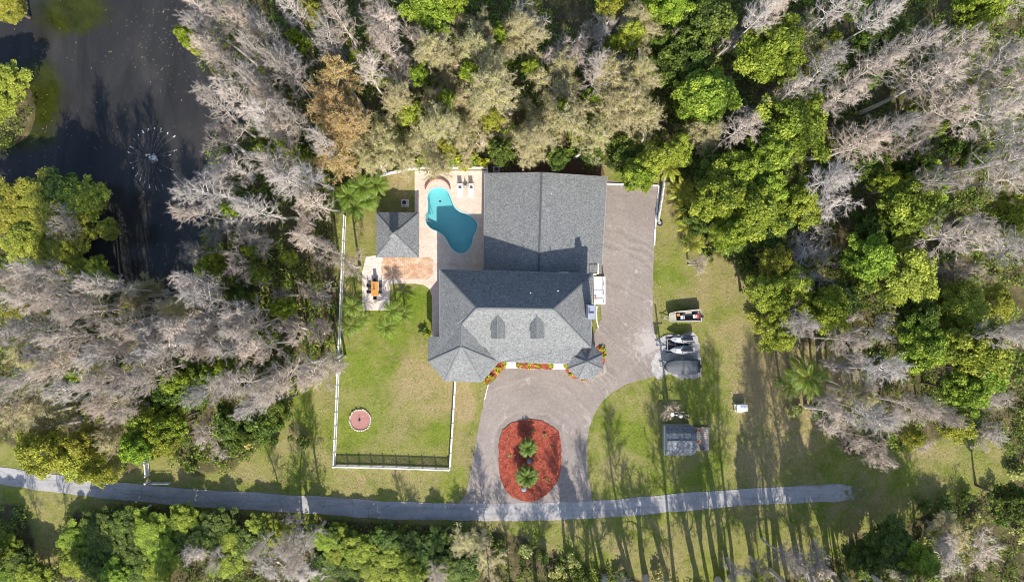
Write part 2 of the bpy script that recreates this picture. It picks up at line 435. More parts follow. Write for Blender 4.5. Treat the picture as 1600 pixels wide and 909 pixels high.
def leafmat(name, lo, mid, hi, trans=.38, vary=.08):
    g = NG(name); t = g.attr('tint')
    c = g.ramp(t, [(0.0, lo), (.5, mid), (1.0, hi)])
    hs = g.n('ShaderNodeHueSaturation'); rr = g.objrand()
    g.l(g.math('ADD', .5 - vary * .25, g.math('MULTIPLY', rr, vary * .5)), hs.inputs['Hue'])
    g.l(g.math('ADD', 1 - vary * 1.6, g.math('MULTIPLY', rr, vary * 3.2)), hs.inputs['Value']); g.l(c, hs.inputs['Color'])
    col = hs.outputs[0]
    g.l(col, g.b.inputs['Base Color']); g.rough(.55); g.set('Specular IOR Level', .35)
    tl = g.n('ShaderNodeBsdfTranslucent'); g.l(g.mix(.5, col, (.30, .36, .03), 'MIX'), tl.inputs[0])
    ms = g.n('ShaderNodeMixShader'); ms.inputs[0].default_value = trans
    g.l(g.b.outputs[0], ms.inputs[1]); g.l(tl.outputs[0], ms.inputs[2]); g.l(ms.outputs[0], g.out.inputs['Surface'])
    return g.m
M['leaf_bright'] = leafmat('bright_leaves', (.095, .145, .014), (.24, .325, .030), (.46, .52, .065))
M['leaf_dark'] = leafmat('dark_leaves', (.032, .055, .010), (.090, .140, .018), (.21, .27, .035), .3, .05)
M['leaf_yellow'] = leafmat('yellow_green_leaves', (.16, .17, .020), (.35, .37, .042), (.56, .57, .095))
M['leaf_tan'] = leafmat('tan_olive_buds', (.24, .23, .06), (.42, .40, .12), (.58, .55, .22), .35)
M['leaf_rust'] = leafmat('rusty_needles', (.26, .165, .035), (.43, .285, .075), (.58, .42, .15), .2, .06)
M['leaf_under'] = leafmat('undergrowth_leaves', (.055, .085, .012), (.17, .23, .028), (.38, .43, .065), .4)
M['leaf_sago'] = leafmat('palm_leaves', (.075, .125, .020), (.16, .235, .030), (.32, .39, .06), .35)
M['leaf_cycad'] = leafmat('cycad_leaves', (.05, .085, .018), (.115, .18, .028), (.24, .31, .05), .25)
M['leaf_lime'] = leafmat('lime_shrub_leaves', (.15, .18, .015), (.38, .39, .025), (.60, .57, .05), .3, .05)
g = NG('bare_twigs'); t = g.attr('tint'); rr = g.objrand()
c = g.ramp(t, [(0.0, (.26, .215, .18)), (.5, (.46, .40, .35)), (1.0, (.66, .60, .54))])
hs = g.n('ShaderNodeHueSaturation'); g.l(c, hs.inputs['Color']); g.l(g.math('ADD', .68, g.math('MULTIPLY', rr, .5)), hs.inputs['Value'])
g.l(g.math('ADD', .7, g.math('MULTIPLY', g.math('FRACT', g.math('MULTIPLY', rr, 7.3)), .8)), hs.inputs['Saturation'])
g.color(hs.outputs[0]); g.rough(.9); g.set('Specular IOR Level', .15); M['twig'] = g.m
g = NG('tan_twigs'); t = g.attr('tint')
g.color(g.ramp(t, [(0.0, (.26, .20, .12)), (.5, (.44, .36, .24)), (1.0, (.60, .52, .38))])); g.rough(.9); g.set('Specular IOR Level', .15); M['twig_tan'] = g.m
g = NG('fountain_spray'); g.color((.85, .87, .9)); g.rough(.4); g.set('Alpha', .34); M['spray'] = g.m
g = NG('fountain_mist'); g.color((.8, .82, .86)); g.rough(.5); g.set('Alpha', .09); M['mist'] = g.m
g = NG('floating_leaf'); t = g.attr('tint'); g.color(g.ramp(t, [(0.0, (.14, .14, .05)), (.6, (.32, .28, .12)), (1.0, (.55, .50, .36))])); M['float_leaf'] = g.m

# ------------------------------------------------------------------ the survey lines
POND = smooth_loop([P(*p) for p in [(-60, -60), (320, -60), (318, 0), (310, 70), (330, 120), (365, 165), (385, 195), (345, 215), (325, 250), (338, 320),
        (318, 360), (305, 395), (318, 425), (296, 452), (262, 474), (215, 470), (170, 440), (125, 395), (80, 340), (20, 300), (-60, 290), (-60, 262), (0, 240), (34, 222), (52, 195),
        (52, 155), (34, 122), (-10, 108), (-60, 100)]], 3)
POND2 = [p.to_2d() for p in POND]
CLEAR = polyw([(520, 345), (560, 290), (600, 268), (760, 258), (950, 262), (1040, 270), (1056, 300), (1064, 385), (1120, 398), (1160, 425), (1178, 480), (1235, 530), (1340, 560), (1350, 600),
        (1300, 620), (1290, 660), (1325, 715), (1430, 695), (1480, 680), (1570, 690), (1580, 765), (1470, 790), (1420, 818), (1335, 835), (1300, 872), (1240, 900), (1130, 915), (1000, 905), (900, 880), (850, 858),
        (820, 836), (700, 822), (600, 816), (380, 802), (220, 788), (110, 800), (90, 880), (60, 880), (40, 790), (-60, 780), (-60, 700), (0, 690), (200, 745), (235, 705), (262, 704), (300, 742),
        (360, 735), (400, 706), (420, 690), (436, 612), (508, 590), (528, 480)])
POOL = smooth_loop([P(*p) for p in [(683.5, 293.5), (693, 295), (699.4, 299.3), (703, 306.5), (706, 314.4), (711, 324), (719, 331), (729.7, 335), (739.3, 340.8), (745.4, 349.5), (744.5, 359),
        (739.5, 369), (737.5, 380), (731.3, 391), (720, 396), (709, 391), (701, 380.6), (694.7, 369.5), (685, 362), (674, 357.5), (666.7, 349.5), (665.6, 340.8), (668.3, 331), (668.8, 317.6), (668.3, 306), (673.5, 297)]], 3)
POOL2 = [p.to_2d() for p in POOL]

# ------------------------------------------------------------------ ground sheet
def box_blur(a, n):
    for _ in range(n):
        p = np.pad(a, 1, mode='edge'); a = (p[:-2, 1:-1] + p[2:, 1:-1] + p[1:-1, :-2] + p[1:-1, 2:] + 2 * p[1:-1, 1:-1]) / 6
    return a
def axis(lim, step, far):
    a = list(np.arange(-lim, lim + 1e-6, step)); out = []; d = step; x = lim
    while x < far: d *= 1.5; x += d; out.append(x)
    return np.array([-v for v in reversed(out)] + a + out)
gx = axis(90, .5, 1500); gy = axis(60, .5, 1500)
X, Y = np.meshgrid(gx, gy)
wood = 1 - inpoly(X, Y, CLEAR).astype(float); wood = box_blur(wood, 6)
pond_in = inpoly(X, Y, POND2).astype(float); pd = box_blur(pond_in, 3)
lump = (np.sin(X * .61 + 1.3 * np.sin(Y * .37)) * np.sin(Y * .53 + .8 * np.sin(X * .29))) * .16
Z = lump * np.clip(wood * 1.6 - .6, 0, 1) - pd * 1.6
dryv = np.zeros_like(X)
DRYS = [(590, 600, 44, -.8), (560, 660, 40, -.7), (690, 668, 24, -.9), (610, 520, 44, -.7), (655, 470, 26, -.8), (620, 680, 44, -.5), (640, 480, 30, -.6), (545, 560, 30, -.6), (960, 625, 40, -.4), (1110, 590, 45, -.5), (1040, 430, 30, -.6), (1480, 760, 40, -.4), (480, 650, 30, -.4), (1000, 680, 40, -.4), (1080, 730, 50, -.4), (626, 280, 24, 1.0), (596, 385, 12, .4), (655, 555, 38, .5), (690, 640, 40, .45), (640, 610, 45, .35), (600, 700, 60, .2), (730, 640, 24, .5), (740, 720, 25, .4), (590, 545, 30, .25), (1130, 430, 40, .35), (1205, 580, 40, .6),
                          (1095, 470, 30, .35), (1500, 730, 60, .4), (500, 700, 40, .3), (560, 750, 40, .35), (1020, 640, 25, .45), (1180, 560, 40, .4), (440, 390, 18, .7), (1140, 520, 30, .3), (940, 760, 30, .2), (1045, 330, 18, .5), (60, 560, 30, .4), (1350, 800, 40, .5), (1240, 650, 60, .6), (1180, 590, 50, .6), (1290, 610, 60, .6), (1330, 580, 40, .6), (1250, 540, 50, .6), (1190, 700, 60, .4), (670, 590, 40, .5), (735, 600, 25, .4), (580, 600, 40, .25), (640, 690, 50, .35)]
for (px, py, rp, amt) in DRYS:
    c = P(px, py); dryv = dryv + amt * np.exp(-((X - c.x) ** 2 + (Y - c.y) ** 2) / (rp / PPM) ** 2)
hole = inpoly(X, Y, POOL2)
hole = box_blur(hole.astype(float), 2) > .02
nx, ny = len(gx), len(gy)
idx = np.arange(nx * ny).reshape(ny, nx)
quads = np.stack([idx[:-1, :-1], idx[:-1, 1:], idx[1:, 1:], idx[1:, :-1]], -1).reshape(-1, 4)
hf = hole.ravel()[quads].all(1); quads = quads[~hf]

def np_mesh(name, V, groups, mats, tint=None, attrs=None):
    """groups: list of (faces (n,k) array, material index)"""
    me = bpy.data.meshes.new(name); V = np.asarray(V, np.float32)
    me.vertices.add(len(V)); me.vertices.foreach_set('co', V.ravel())
    loops = np.concatenate([f.ravel() for f, _ in groups]); tot = np.concatenate([np.full(len(f), f.shape[1]) for f, _ in groups])
    mi = np.concatenate([np.full(len(f), m) for f, m in groups])
    me.loops.add(len(loops)); me.loops.foreach_set('vertex_index', loops.astype(np.int32))
    me.polygons.add(len(tot)); st = np.concatenate([[0], np.cumsum(tot)[:-1]])
    me.polygons.foreach_set('loop_start', st.astype(np.int32)); me.polygons.foreach_set('loop_total', tot.astype(np.int32))
    for m in mats: me.materials.append(m)
    me.polygons.foreach_set('material_index', mi.astype(np.int32))
    me.update(calc_edges=True)
    for k, a in {**({'tint': tint} if tint is not None else {}), **(attrs or {})}.items():
        at = me.attributes.new(k, 'FLOAT', 'POINT'); at.data.foreach_set('value', np.asarray(a, np.float32))
    return me
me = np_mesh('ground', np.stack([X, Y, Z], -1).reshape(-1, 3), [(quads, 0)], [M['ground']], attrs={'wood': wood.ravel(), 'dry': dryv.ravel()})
me.polygons.foreach_set('use_smooth', np.ones(len(me.polygons), bool))
tag(link('ground', me), 'grassy ground with dry patches and dark forest floor around the house', kind='structure')

# pond water
wx = np.arange(-80, -34, .6); wy = np.arange(-6, 50, .6); WX, WY = np.meshgrid(wx, wy)
murky = np.zeros_like(WX)
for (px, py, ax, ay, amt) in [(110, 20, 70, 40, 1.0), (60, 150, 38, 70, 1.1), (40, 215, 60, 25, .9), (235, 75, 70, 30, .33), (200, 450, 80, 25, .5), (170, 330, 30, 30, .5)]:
    c = P(px, py); murky = np.maximum(murky, amt * np.exp(-(((WX - c.x) / (ax / PPM)) ** 2 + ((WY - c.y) / (ay / PPM)) ** 2)))
wi = np.arange(WX.size).reshape(WX.shape)
wq = np.stack([wi[:-1, :-1], wi[:-1, 1:], wi[1:, 1:], wi[1:, :-1]], -1).reshape(-1, 4)
keep = box_blur(pond_in, 8)
wc = box_blur(inpoly(WX, WY, POND2).astype(float), 4).ravel()[wq].max(1) > .02
tag(link('pond_water', np_mesh('pond_water', np.stack([WX, WY, np.full_like(WX, -.45)], -1).reshape(-1, 3), [(wq[wc], 0)], [M['pond']], attrs={'murk': murky.ravel()})),
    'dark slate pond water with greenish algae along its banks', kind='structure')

# ------------------------------------------------------------------ paved areas
ROADC = [(-60, 736), (0, 742), (100, 757), (200, 768), (300, 777), (400, 783), (500, 789), (600, 796), (700, 798.5), (800, 799), (900, 797), (1000, 790), (1100, 781), (1200, 774), (1290, 770), (1330, 768.5), (1352, 768)]
rl = smooth_line([P(*p) for p in ROADC], 5)
lft, rgt = [], []
for i, p in enumerate(rl):
    d = (rl[min(i + 1, len(rl) - 1)] - rl[max(i - 1, 0)]).normalized(); s = Vector((-d.y, d.x, 0))
    w = 1.24 if i < len(rl) - 4 else 1.0
    w *= min(1, .5 + .1 * (len(rl) - 1 - i)) * (rnd.uniform(.7, 1.05) if i > len(rl) - 8 else 1)
    lft.append((p + s * (w + rnd.uniform(-.09, .09))).to_2d()); rgt.append((p - s * (w + rnd.uniform(-.09, .09))).to_2d())
area_sheet('road', rgt + lft[::-1], .05, M['asphalt'], edge=.2)
tag(bpy.data.objects['road'], 'narrow pale asphalt lane crossing the south side of the lot')
DRIVE = smooth_loop([P(*p) for p in [(941, 286), (985, 288.5), (1030, 290), (1026, 335), (1022, 385), (1020, 450), (1021, 500), (1030, 545), (1036, 578), (1020, 588), (985, 598), (955, 614), (935, 636), (922, 664), (917, 700), (919, 745), (926, 788), (910, 796),
         (820, 797), (735, 797), (716, 790), (729, 768), (737, 730), (745, 680), (753, 640), (760, 606), (775, 590), (800, 560), (930, 520), (934, 440), (938, 360)]], 3)
area_sheet('driveway', rough_edge(DRIVE, .05, .5, 3), .03, M['gravel'], edge=.15)
tag(bpy.data.objects['driveway'], 'grey brown gravel driveway looping round the red mulch island')
PAD = smooth_loop([P(*p) for p in [(1086, 519), (1092, 540), (1096, 575), (1090, 590), (1065, 592), (1042, 584), (1030, 593), (1018, 578), (1019, 562), (1030, 545), (1020, 535), (1036, 524), (1060, 522)]], 3)
area_sheet('gravel_pad', rough_edge(PAD, .09, .35, 5), .036, M['white_gravel'], edge=.15)
tag(bpy.data.objects['gravel_pad'], 'whitish gravel parking pad under the boat trailers')
TRI = smooth_loop([P(*p) for p in [(1020, 500), (1034, 512), (1034, 560), (1020, 575), (1008, 560), (1004, 540), (1010, 515)]], 3)
deck_out = polyw([(648, 267), (755, 267), (762, 267), (762, 430), (700, 430), (700, 530), (675, 530), (675, 462), (671, 451), (662, 445), (650, 443), (609, 443), (609, 485), (566, 485), (566, 425), (572, 401), (586, 399), (648, 399)])
area_sheet('pool_deck', deck_out, .06, M['deck'], holes=[POOL2], edge=.25)
tag(bpy.data.objects['pool_deck'], 'pinkish paver deck round the freeform pool')
area_sheet('dining_patio', polyw([(566.3, 484.7), (566.3, 425), (572, 401.3), (586, 399.3), (599, 399.3), (597, 436), (608.7, 438), (608.7, 484.7)]), .066, M['patio'], edge=.02)
tag(bpy.data.objects['dining_patio'], 'pale paver dining patio west of the lawn')
area_sheet('brick_patio', rough_edge(polyw([(599, 402), (672, 402), (677, 408), (677, 430), (668, 436), (598, 436), (596, 420)]), .05, .4, 9), .07, M['brickpatio'], edge=.02)
tag(bpy.data.objects['brick_patio'], 'tan brick paved area south of the gazebo')
area_sheet('front_walk', polyw([(787, 562), (880, 562), (885, 560), (885, 577), (790, 575)]), .075, M['walk'], edge=.1)
tag(bpy.data.objects['front_walk'], 'pale concrete strip along the front porch')

# ------------------------------------------------------------------ swimming pool
pool = empty('swimming_pool', P(705, 345), 'kidney shaped turquoise swimming pool half in the house shadow', 'swimming pool')
def rel(o, parent): o.location = -Vector(parent.location) if parent.rotation_euler.z == 0 else o.location; return o
def part(mb, name, mat, parent, **k):
    """mb is in world metres; parent sits unrotated at its location"""
    o = mb.build(name, mat, parent, **k); o.matrix_parent_inverse = Matrix.Translation(-Vector(parent.location)) if True else None
    return o
mb = MB(); m = len(POOL2); FZ = -1.35
inn = [Vector(p) for p in POOL2]; cen = sum(inn, Vector((0, 0))) / m
fl = []
for i, p in enumerate(inn):
    d = (inn[(i + 1) % m] - inn[i - 1]).normalized(); nrm = Vector((-d.y, d.x)); fl.append(p + nrm * (.25 if (True) else 0))
area = sum(inn[i].x * inn[(i + 1) % m].y - inn[(i + 1) % m].x * inn[i].y for i in range(m))
sgn = 1 if area > 0 else -1
fl = []
for i, p in enumerate(inn):
    d = (inn[(i + 1) % m] - inn[i - 1]).normalized(); fl.append(p + Vector((-d.y, d.x)) * .22 * sgn)
for i in range(m):
    j = (i + 1) % m
    mb.poly([(inn[i].x, inn[i].y, .058), (inn[j].x, inn[j].y, .058), (fl[j].x, fl[j].y, FZ + .25), (fl[i].x, fl[i].y, FZ + .25)])
basin = part(mb, 'basin_wall', M['plaster'], pool)
fb = area_sheet('basin_floor', fl, FZ + .25, M['plaster'], kind=None, parent=pool); fb.matrix_parent_inverse = Matrix.Translation(-pool.location)
ws = area_sheet('water_surface', [p for p in inn], -.05, M['water'], kind=None, parent=pool); ws.matrix_parent_inverse = Matrix.Translation(-pool.location)
mb = MB()
outp = []
for i, p in enumerate(inn):
    d = (inn[(i + 1) % m] - inn[i - 1]).normalized(); outp.append(p - Vector((-d.y, d.x)) * .17 * sgn)
for i in range(m):
    j = (i + 1) % m
    mb.poly([(inn[i].x, inn[i].y, .10), (inn[j].x, inn[j].y, .10), (outp[j].x, outp[j].y, .10), (outp[i].x, outp[i].y, .10)])
    mb.poly([(inn[i].x, inn[i].y, .0), (inn[j].x, inn[j].y, .0), (inn[j].x, inn[j].y, .10), (inn[i].x, inn[i].y, .10)])
    mb.poly([(outp[i].x, outp[i].y, .10), (outp[j].x, outp[j].y, .10), (outp[j].x, outp[j].y, .05), (outp[i].x, outp[i].y, .05)])
part(mb, 'coping', M['coping'], pool)
c = P(686.5, 313); part(MB().lathe((c.x, c.y, FZ + .252), [(.16, 0), (.16, .02), (.05, .03)], 12), 'drain', M['darkgrey'], pool)
a, b = P(667.5, 345), P(671, 349)
for k in (0, .45):
    o = Vector((k * .5, k * .7, 0)); q = Vector((a.x, a.y, 0)) + o
    part(MB().tube([q + Vector((-.25, -.1, .06)), q + Vector((-.2, -.08, .75)), q + Vector((.1, -.05, .85)), q + Vector((.4, -.1, .5)), q + Vector((.55, -.15, -.3))], .035, 6), 'grab_rail', M['steel'], pool)
# raised brick arc at the pool's head
arch = empty('arched_wall', P(684, 296), 'low curved red brick wall arching over the pool head', 'wall')
ac = P(684.2, 298.5); ra = 1.78
n = 18
for i in range(n):
    a0 = R(8) + (PI - R(16)) * i / n; a1 = R(8) + (PI - R(16)) * (i + .94) / n
    q = [(ac.x + r * math.cos(t) * 1.0, ac.y + r * math.sin(t) * .97) for r, t in ((ra - .07, a0), (ra + .08, a0), (ra + .08, a1), (ra - .07, a1))]
    part(MB().prism(q, .06, .40 + .01 * (i % 3)), 'brick', M['arch_brick'], arch)
    if 0: pass
# pale apron stones inside the arc
for i in range(14):
    a0 = R(14) + (PI - R(28)) * i / 14; a1 = R(14) + (PI - R(28)) * (i + .93) / 14
    q = [(ac.x + r * math.cos(t), ac.y + r * math.sin(t) * .97) for r, t in ((ra - .50, a0), (ra - .09, a0), (ra - .09, a1), (ra - .50, a1))]
    if i in (): continue
    part(MB().prism(q, .062, .105 + .006 * (i % 2)), 'stone', M['arch_cap'], arch)

# ------------------------------------------------------------------ the house
house = empty('house', P(805, 500), 'large grey shingled house with octagonal corner turret and two dormers', 'house')
RT = .16
Rz, Ez = 10.3, 6.1
NW, NE = P(687.5, 421, Ez), P(927, 428, Ez); RW, RE = P(745, 481.5, Rz), P(864.5, 483, Rz)
SEc = P(923, 543.5, Ez)
WR0 = P(722, 506.5, 8.4); A = P(720.5, 542, 8.4); SWm = P(687.5, 526, Ez)
o1, o2, o3, o4 = P(669, 565, 4.67), P(695, 595.5, 4.67), P(753, 597, 4.67), P(779.5, 566, 4.62)
w1 = P(669, 526, 4.67)
vend = Vector((-3.85, -7.45, 6.15))
part(MB().slab([NW, RW, RE, NE], RT), 'north_roof', M['shingle'], house)
mb = MB(); mb.slab([NW, SWm, WR0, RW], RT); 
part(mb, 'west_roof', M['shingle'], house)
mb = MB(); mb.slab([SWm, w1, o1, A, WR0], RT); part(mb, 'wing_west_roof', M['shingle'], house)
part(MB().slab([NE, RE, SEc], RT), 'east_roof', M['shingle'], house)
part(MB().slab([RW, WR0, vend, SEc, RE], RT), 'south_roof', M['shingle'], house)
part(MB().slab([WR0, A, o4, vend], RT), 'wing_east_roof', M['shingle'], house)
for a_, b_ in ((o1, o2), (o2, o3), (o3, o4)):
    part(MB().slab([A, a_, b_], RT), 'bay_roof', M['shingle'], house)
pr = [Vector((-3.95, -7.4, 5.96)), o4 + Vector((-.3, .05, .12)), P(790, 565, 4.98), P(886, 568, 4.98), P(903, 560, 5.2), Vector((9.6, -7.4, 5.96))]
part(MB().slab([pr[0], o4 + Vector((-.1, 0, .20)), P(790, 565, 4.95), P(890, 568, 4.95), Vector((9.5, -7.4, 5.96))], RT), 'porch_roof', M['shingle'], house)
tc = P(914.5, 565, 4.9); ta = Vector((tc.x + .05, tc.y + .12, 6.42)); tr_ = 2.55
for k in range(8):
    a0, a1 = R(22.5 + 45 * k), R(67.5 + 45 * k)
    part(MB().slab([ta, tc + Vector((tr_ * math.cos(a0), tr_ * math.sin(a0), 0)), tc + Vector((tr_ * math.cos(a1), tr_ * math.sin(a1), 0))], .12), 'turret_roof', M['shingle'], house)
# ridge and hip caps
def cap(a, b, mat=M['ridge'], par=house, w=.2, lift=.035):
    a, b = Vector(a) + Vector((0, 0, lift)), Vector(b) + Vector((0, 0, lift))
    part(MB().bar(a, b, w, .05), 'ridge_cap', mat, par)
for a_, b_ in ((RW, RE), (NW, RW), (RE, NE), (RE, SEc), (RW, WR0), (WR0, A), (A, o1), (A, o2), (A, o3), (A, o4)): cap(Vector(a_).lerp(b_, .01), Vector(a_).lerp(b_, .985))
for k in range(8):
    a0 = R(22.5 + 45 * k); cap(ta, tc + Vector((tr_ * math.cos(a0), tr_ * math.sin(a0), 0)), w=.14)
# walls under the roofs
wallpts = [(NW.x + .5, NW.y - .5), (NW.x + .5, SWm.y), (w1.x + .5, w1.y - .4), (o1.x + .5, o1.y + .2), (o2.x + .3, o2.y + .5), (o3.x - .3, o3.y + .5), (o4.x - .5, o4.y + .3), (-2.3, -7.2), (9.9, -7.2), (NE.x - .6, -7.2), (NE.x - .6, NE.y - .5)]
def wallring(mb, pts, z0, z1, t=.2):
    m = len(pts)
    for i in range(m):
        a, b = Vector(pts[i]), Vector(pts[(i + 1) % m]); d = (b - a).normalized(); a = a + d * .0; 
        mb.bar((a.x, a.y, (z0 + z1) / 2), (b.x - d.x * t, b.y - d.y * t, (z0 + z1) / 2), t, z1 - z0)
mb = MB(); wallring(mb, wallpts[:2] + [(NW.x + .5, -7.2)] + wallpts[8:], 0, Ez - .25); part(mb, 'wall', M['cream'], house)
mb = MB(); wallring(mb, [(NW.x + .8, SWm.y - .3)] + wallpts[2:8], 0, 4.4); part(mb, 'wing_wall', M['cream'], house)
mb = MB(); wallring(mb, [(tc.x + 2.1 * math.cos(R(22.5 + 45 * k)), tc.y + 2.1 * math.sin(R(22.5 + 45 * k))) for k in range(8)], 0, 4.85, .15); part(mb, 'turret_wall', M['cream'], house)
for x in (-.4, 2.3, 5.0, 7.2): part(MB().lathe((x, -9.25, 0), [(.16, 0), (.16, .3), (.11, .4), (.10, 4.3), (.15, 4.45), (.15, 4.78)], 10), 'porch_column', M['white'], house)
def window(par, c, w, h, face, name='window'):
    """c: centre on the wall face, face: outward (x, y)"""
    f = Vector((face[0], face[1], 0)).normalized(); s = Vector((-f.y, f.x, 0)); c = Vector(c); rz = math.atan2(s.y, s.x)
    fr = MB()
    fr.box(c + f * .05 + Vector((0, 0, h / 2)), (w + .12, .1, .09), rz).box(c + f * .05 - Vector((0, 0, h / 2)), (w + .2, .16, .08), rz)
    fr.box(c + f * .05 + s * w / 2, (.08, .098, h - .1), rz).box(c + f * .05 - s * w / 2, (.08, .098, h - .1), rz).box(c + f * .045, (w - .1, .06, .05), rz)
    o = part(fr, name, M['white'], par)
    p = MB().box(c + f * .02, (w - .09, .03, h - .1), rz).build('pane', M['glass'], o); p.matrix_parent_inverse = o.matrix_parent_inverse @ Matrix() if False else Matrix()
    return o
for x in (.8, 4.2, 6.6): window(house, (x, -7.3, 1.7), 1.1, 1.5, (0, -1))
part(MB().box((2.4, -7.33, 1.1), (1.1, .1, 2.15)), 'front_door', M['orange_wood'], house)
for y in (-5.5, -3, -.5, 1.3): window(house, (NW.x + .4, y, 1.7), 1.1, 1.4, (-1, 0)); window(house, (NW.x + .4, y, 4.5), 1.0, 1.2, (-1, 0))
for x in (-7, -4, 3, 7): window(house, (x, NW.y - .4, 4.6), 1.1, 1.2, (0, 1))
for y in (-5.5, -.5, 1): window(house, (NE.x - .5, y, 4.6), 1.0, 1.2, (1, 0))
for i in (3, 4, 5):
    a_, b_ = Vector(wallpts[i]), Vector(wallpts[i + 1]); mid = (a_ + b_) / 2; d = (b_ - a_).normalized(); n_ = Vector((d.y, -d.x)); n_ = n_ if n_.dot(mid - Vector((A.x, A.y))) > 0 else -n_
    q = mid + n_ * .1; window(house, (q.x, q.y, 1.9), 1.6 if i == 4 else 1.2, 1.6, n_)
for k in (4, 5, 6, 7):
    t_ = R(45 * k + 45); n_ = Vector((math.cos(t_), math.sin(t_))); q = Vector((tc.x, tc.y)) + n_ * (2.1 * math.cos(R(22.5)) + .075); window(house, (q.x, q.y, 2.3), .8, 1.7, n_)
# gutters
for a_, b_ in ((NW, NE), (NW, SWm), (SEc, NE), (P(790, 565, 4.9), P(886, 568, 4.9))):
    part(MB().bar(Vector(a_) + Vector((0, 0, -.12)), Vector(b_) + Vector((0, 0, -.12)), .12, .12), 'gutter', M['fascia'], house)
# dormers
def dormer(px):
    zr, ze = 9.62, 8.72
    back = P(px, 488.5, zr); fr = P(px, 527, zr)
    l0, r0 = P(px - 10.2, 503, ze), P(px + 11.8, 503, ze); l1, r1 = P(px - 10.2, 528.5, ze), P(px + 11.8, 528.5, ze); l1.y = r1.y = fr.y = l1.y
    d = MB().box(((l0.x + r0.x) / 2, (l0.y + l1.y) / 2 + .5, 7.9), (r0.x - l0.x - .34, abs(l1.y - l0.y) + .28, 1.5))
    d.poly([(l1.x + .17, l1.y + .36, 8.64), (r1.x - .17, l1.y + .36, 8.64), (fr.x, l1.y + .36, 9.5)])
    o = part(d, 'dormer', M['cream'], house)
    for name, pp in (('dormer_roof', [back, fr, l1, l0]), ('dormer_roof', [back, fr, r1, r0])):
        q = MB().slab(pp, .1).build(name, M['shingle'], o)
    MB().bar(back + Vector((0, 0, .03)), fr + Vector((0, 0, .03)), .16, .05).build('ridge_cap', M['ridge'], o)
    MB().box((fr.x, l1.y + .345, 8.2), (.8, .06, .9)).build('window', M['glass'], o)
dormer(777.5); dormer(839)
# roof vent pipes
for px, py in ((829, 457.5), (871.5, 454.5)):
    q = P(px, py, 8.4); part(MB().tube([q + Vector((0, 0, -.4)), q + Vector((0, 0, .55))], .075, 8), 'vent_pipe', M['white'], house)
    
# chimney chase on the east wall
cc = P(925, 487, 10.2)
chim = part(MB().box((cc.x, cc.y, 5.0), (.85, 1.75, 10.0)).box((cc.x, cc.y, 10.03), (.95, 1.85, .08)), 'chimney', M['lilac_siding'], house)
for dy in (.45, -.5):
    f_ = MB().box((cc.x + .02, cc.y + dy, 10.2), (.5, .5, .26)).build('flue', M['lilac_siding'], chim)
    MB().box((cc.x + .02, cc.y + dy, 10.62), (.72, .70, .06)).build('flue_cap', M['steel'], chim)
    for sx in (-1, 1):
        for sy in (-1, 1): MB().box((cc.x + .02 + sx * .2, cc.y + dy + sy * .2, 10.46), (.04, .04, .26)).build('flue_leg', M['darkgrey'], chim)

# ------------------------------------------------------------------ garage
gar = empty('garage', P(850, 345), 'wide grey gable roofed garage with a house shadow across its south end', 'garage')
gE, gR = 2.6, 4.5
gNW, gN, gNE = P(757.5, 270.5, gE), P(846.5, 269, gR), P(948.5, 276, gE)
gSW, gS, gSE = P(755.5, 428, gE), P(841.5, 430, gR), P(940.5, 412, gE)
gS2 = P(920.5, 412, gE + .42); gS3 = P(920.5, 430, gE + .42)
part(MB().slab([gNW, gN, gS, gSW], .15), 'west_roof', M['shingle'], gar)
part(MB().slab([gN, gNE, gSE, gS2, gS3, gS], .15), 'east_roof', M['shingle'], gar)
part(MB().slab([P(921, 413.5, 2.55), P(940, 413.5, 2.3), P(939.5, 425, 2.3), P(921, 426, 2.55)], .1), 'lean_to_roof', M['shingle'], gar)
part(MB().bar(gN + Vector((0, -.02, .04)), gS + Vector((0, .3, .04)), .26, .10), 'ridge_cap', M['dark_ridge'], gar)
mb = MB(); wallring(mb, [(gNW.x + .4, gNW.y - .4), (gSW.x + .4, gSW.y), (gSE.x - .5, gSW.y), (gSE.x - .4, gNE.y - .4)], 0, gE - .22); part(mb, 'wall', M['cream'], gar)
part(MB().bar(gNW + Vector((0, 0, -.1)), gSW + Vector((0, 0, -.1)), .1, .14), 'gutter', M['fascia'], gar)
part(MB().bar(gNE + Vector((0, 0, -.1)), gSE + Vector((0, 0, -.1)), .1, .14), 'gutter', M['fascia'], gar)
for y in (6, 10, 14): part(MB().box((gSE.x - .27, y, 1.1), (.08, 2.7, 2.1)), 'garage_door', M['white'], gar)
q = P(861, 303, 4.2); part(MB().lathe((q.x, q.y, 4.05), [(.12, 0), (.12, .12), (.07, .16)], 10), 'roof_vent', M['white'], gar)

# ------------------------------------------------------------------ gazebo
gaz = empty('gazebo', P(621, 367), 'square gazebo with grey hip roof and small cupola west of the pool', 'gazebo')
cs = [P(587, 331.5, 2.75), P(655, 332, 2.75), P(654.5, 402, 2.75), P(587.5, 402, 2.75)]; ap = P(616.5, 365, 4.2)
for i in range(4): part(MB().slab([ap, cs[i], cs[(i + 1) % 4]], .12), 'roof', M['shingle'], gaz); 
for q in cs: cap(ap, q, par=gaz, w=.13, lift=.025)
cu = part(MB().box((ap.x, ap.y, 4.35), (.9, .8, .9)), 'cupola', M['fascia'], gaz)
ctop = Vector((ap.x, ap.y, 5.45)); cq = [Vector((ap.x + sx * .62, ap.y + sy * .55, 4.8)) for sx, sy in ((-1, -1), (1, -1), (1, 1), (-1, 1))]
for i in range(4): MB().slab([ctop, cq[i], cq[(i + 1) % 4]], .06).build('cupola_roof', M['shingle'], cu)
gcx, gcy = sum(c.x for c in cs) / 4, sum(c.y for c in cs) / 4
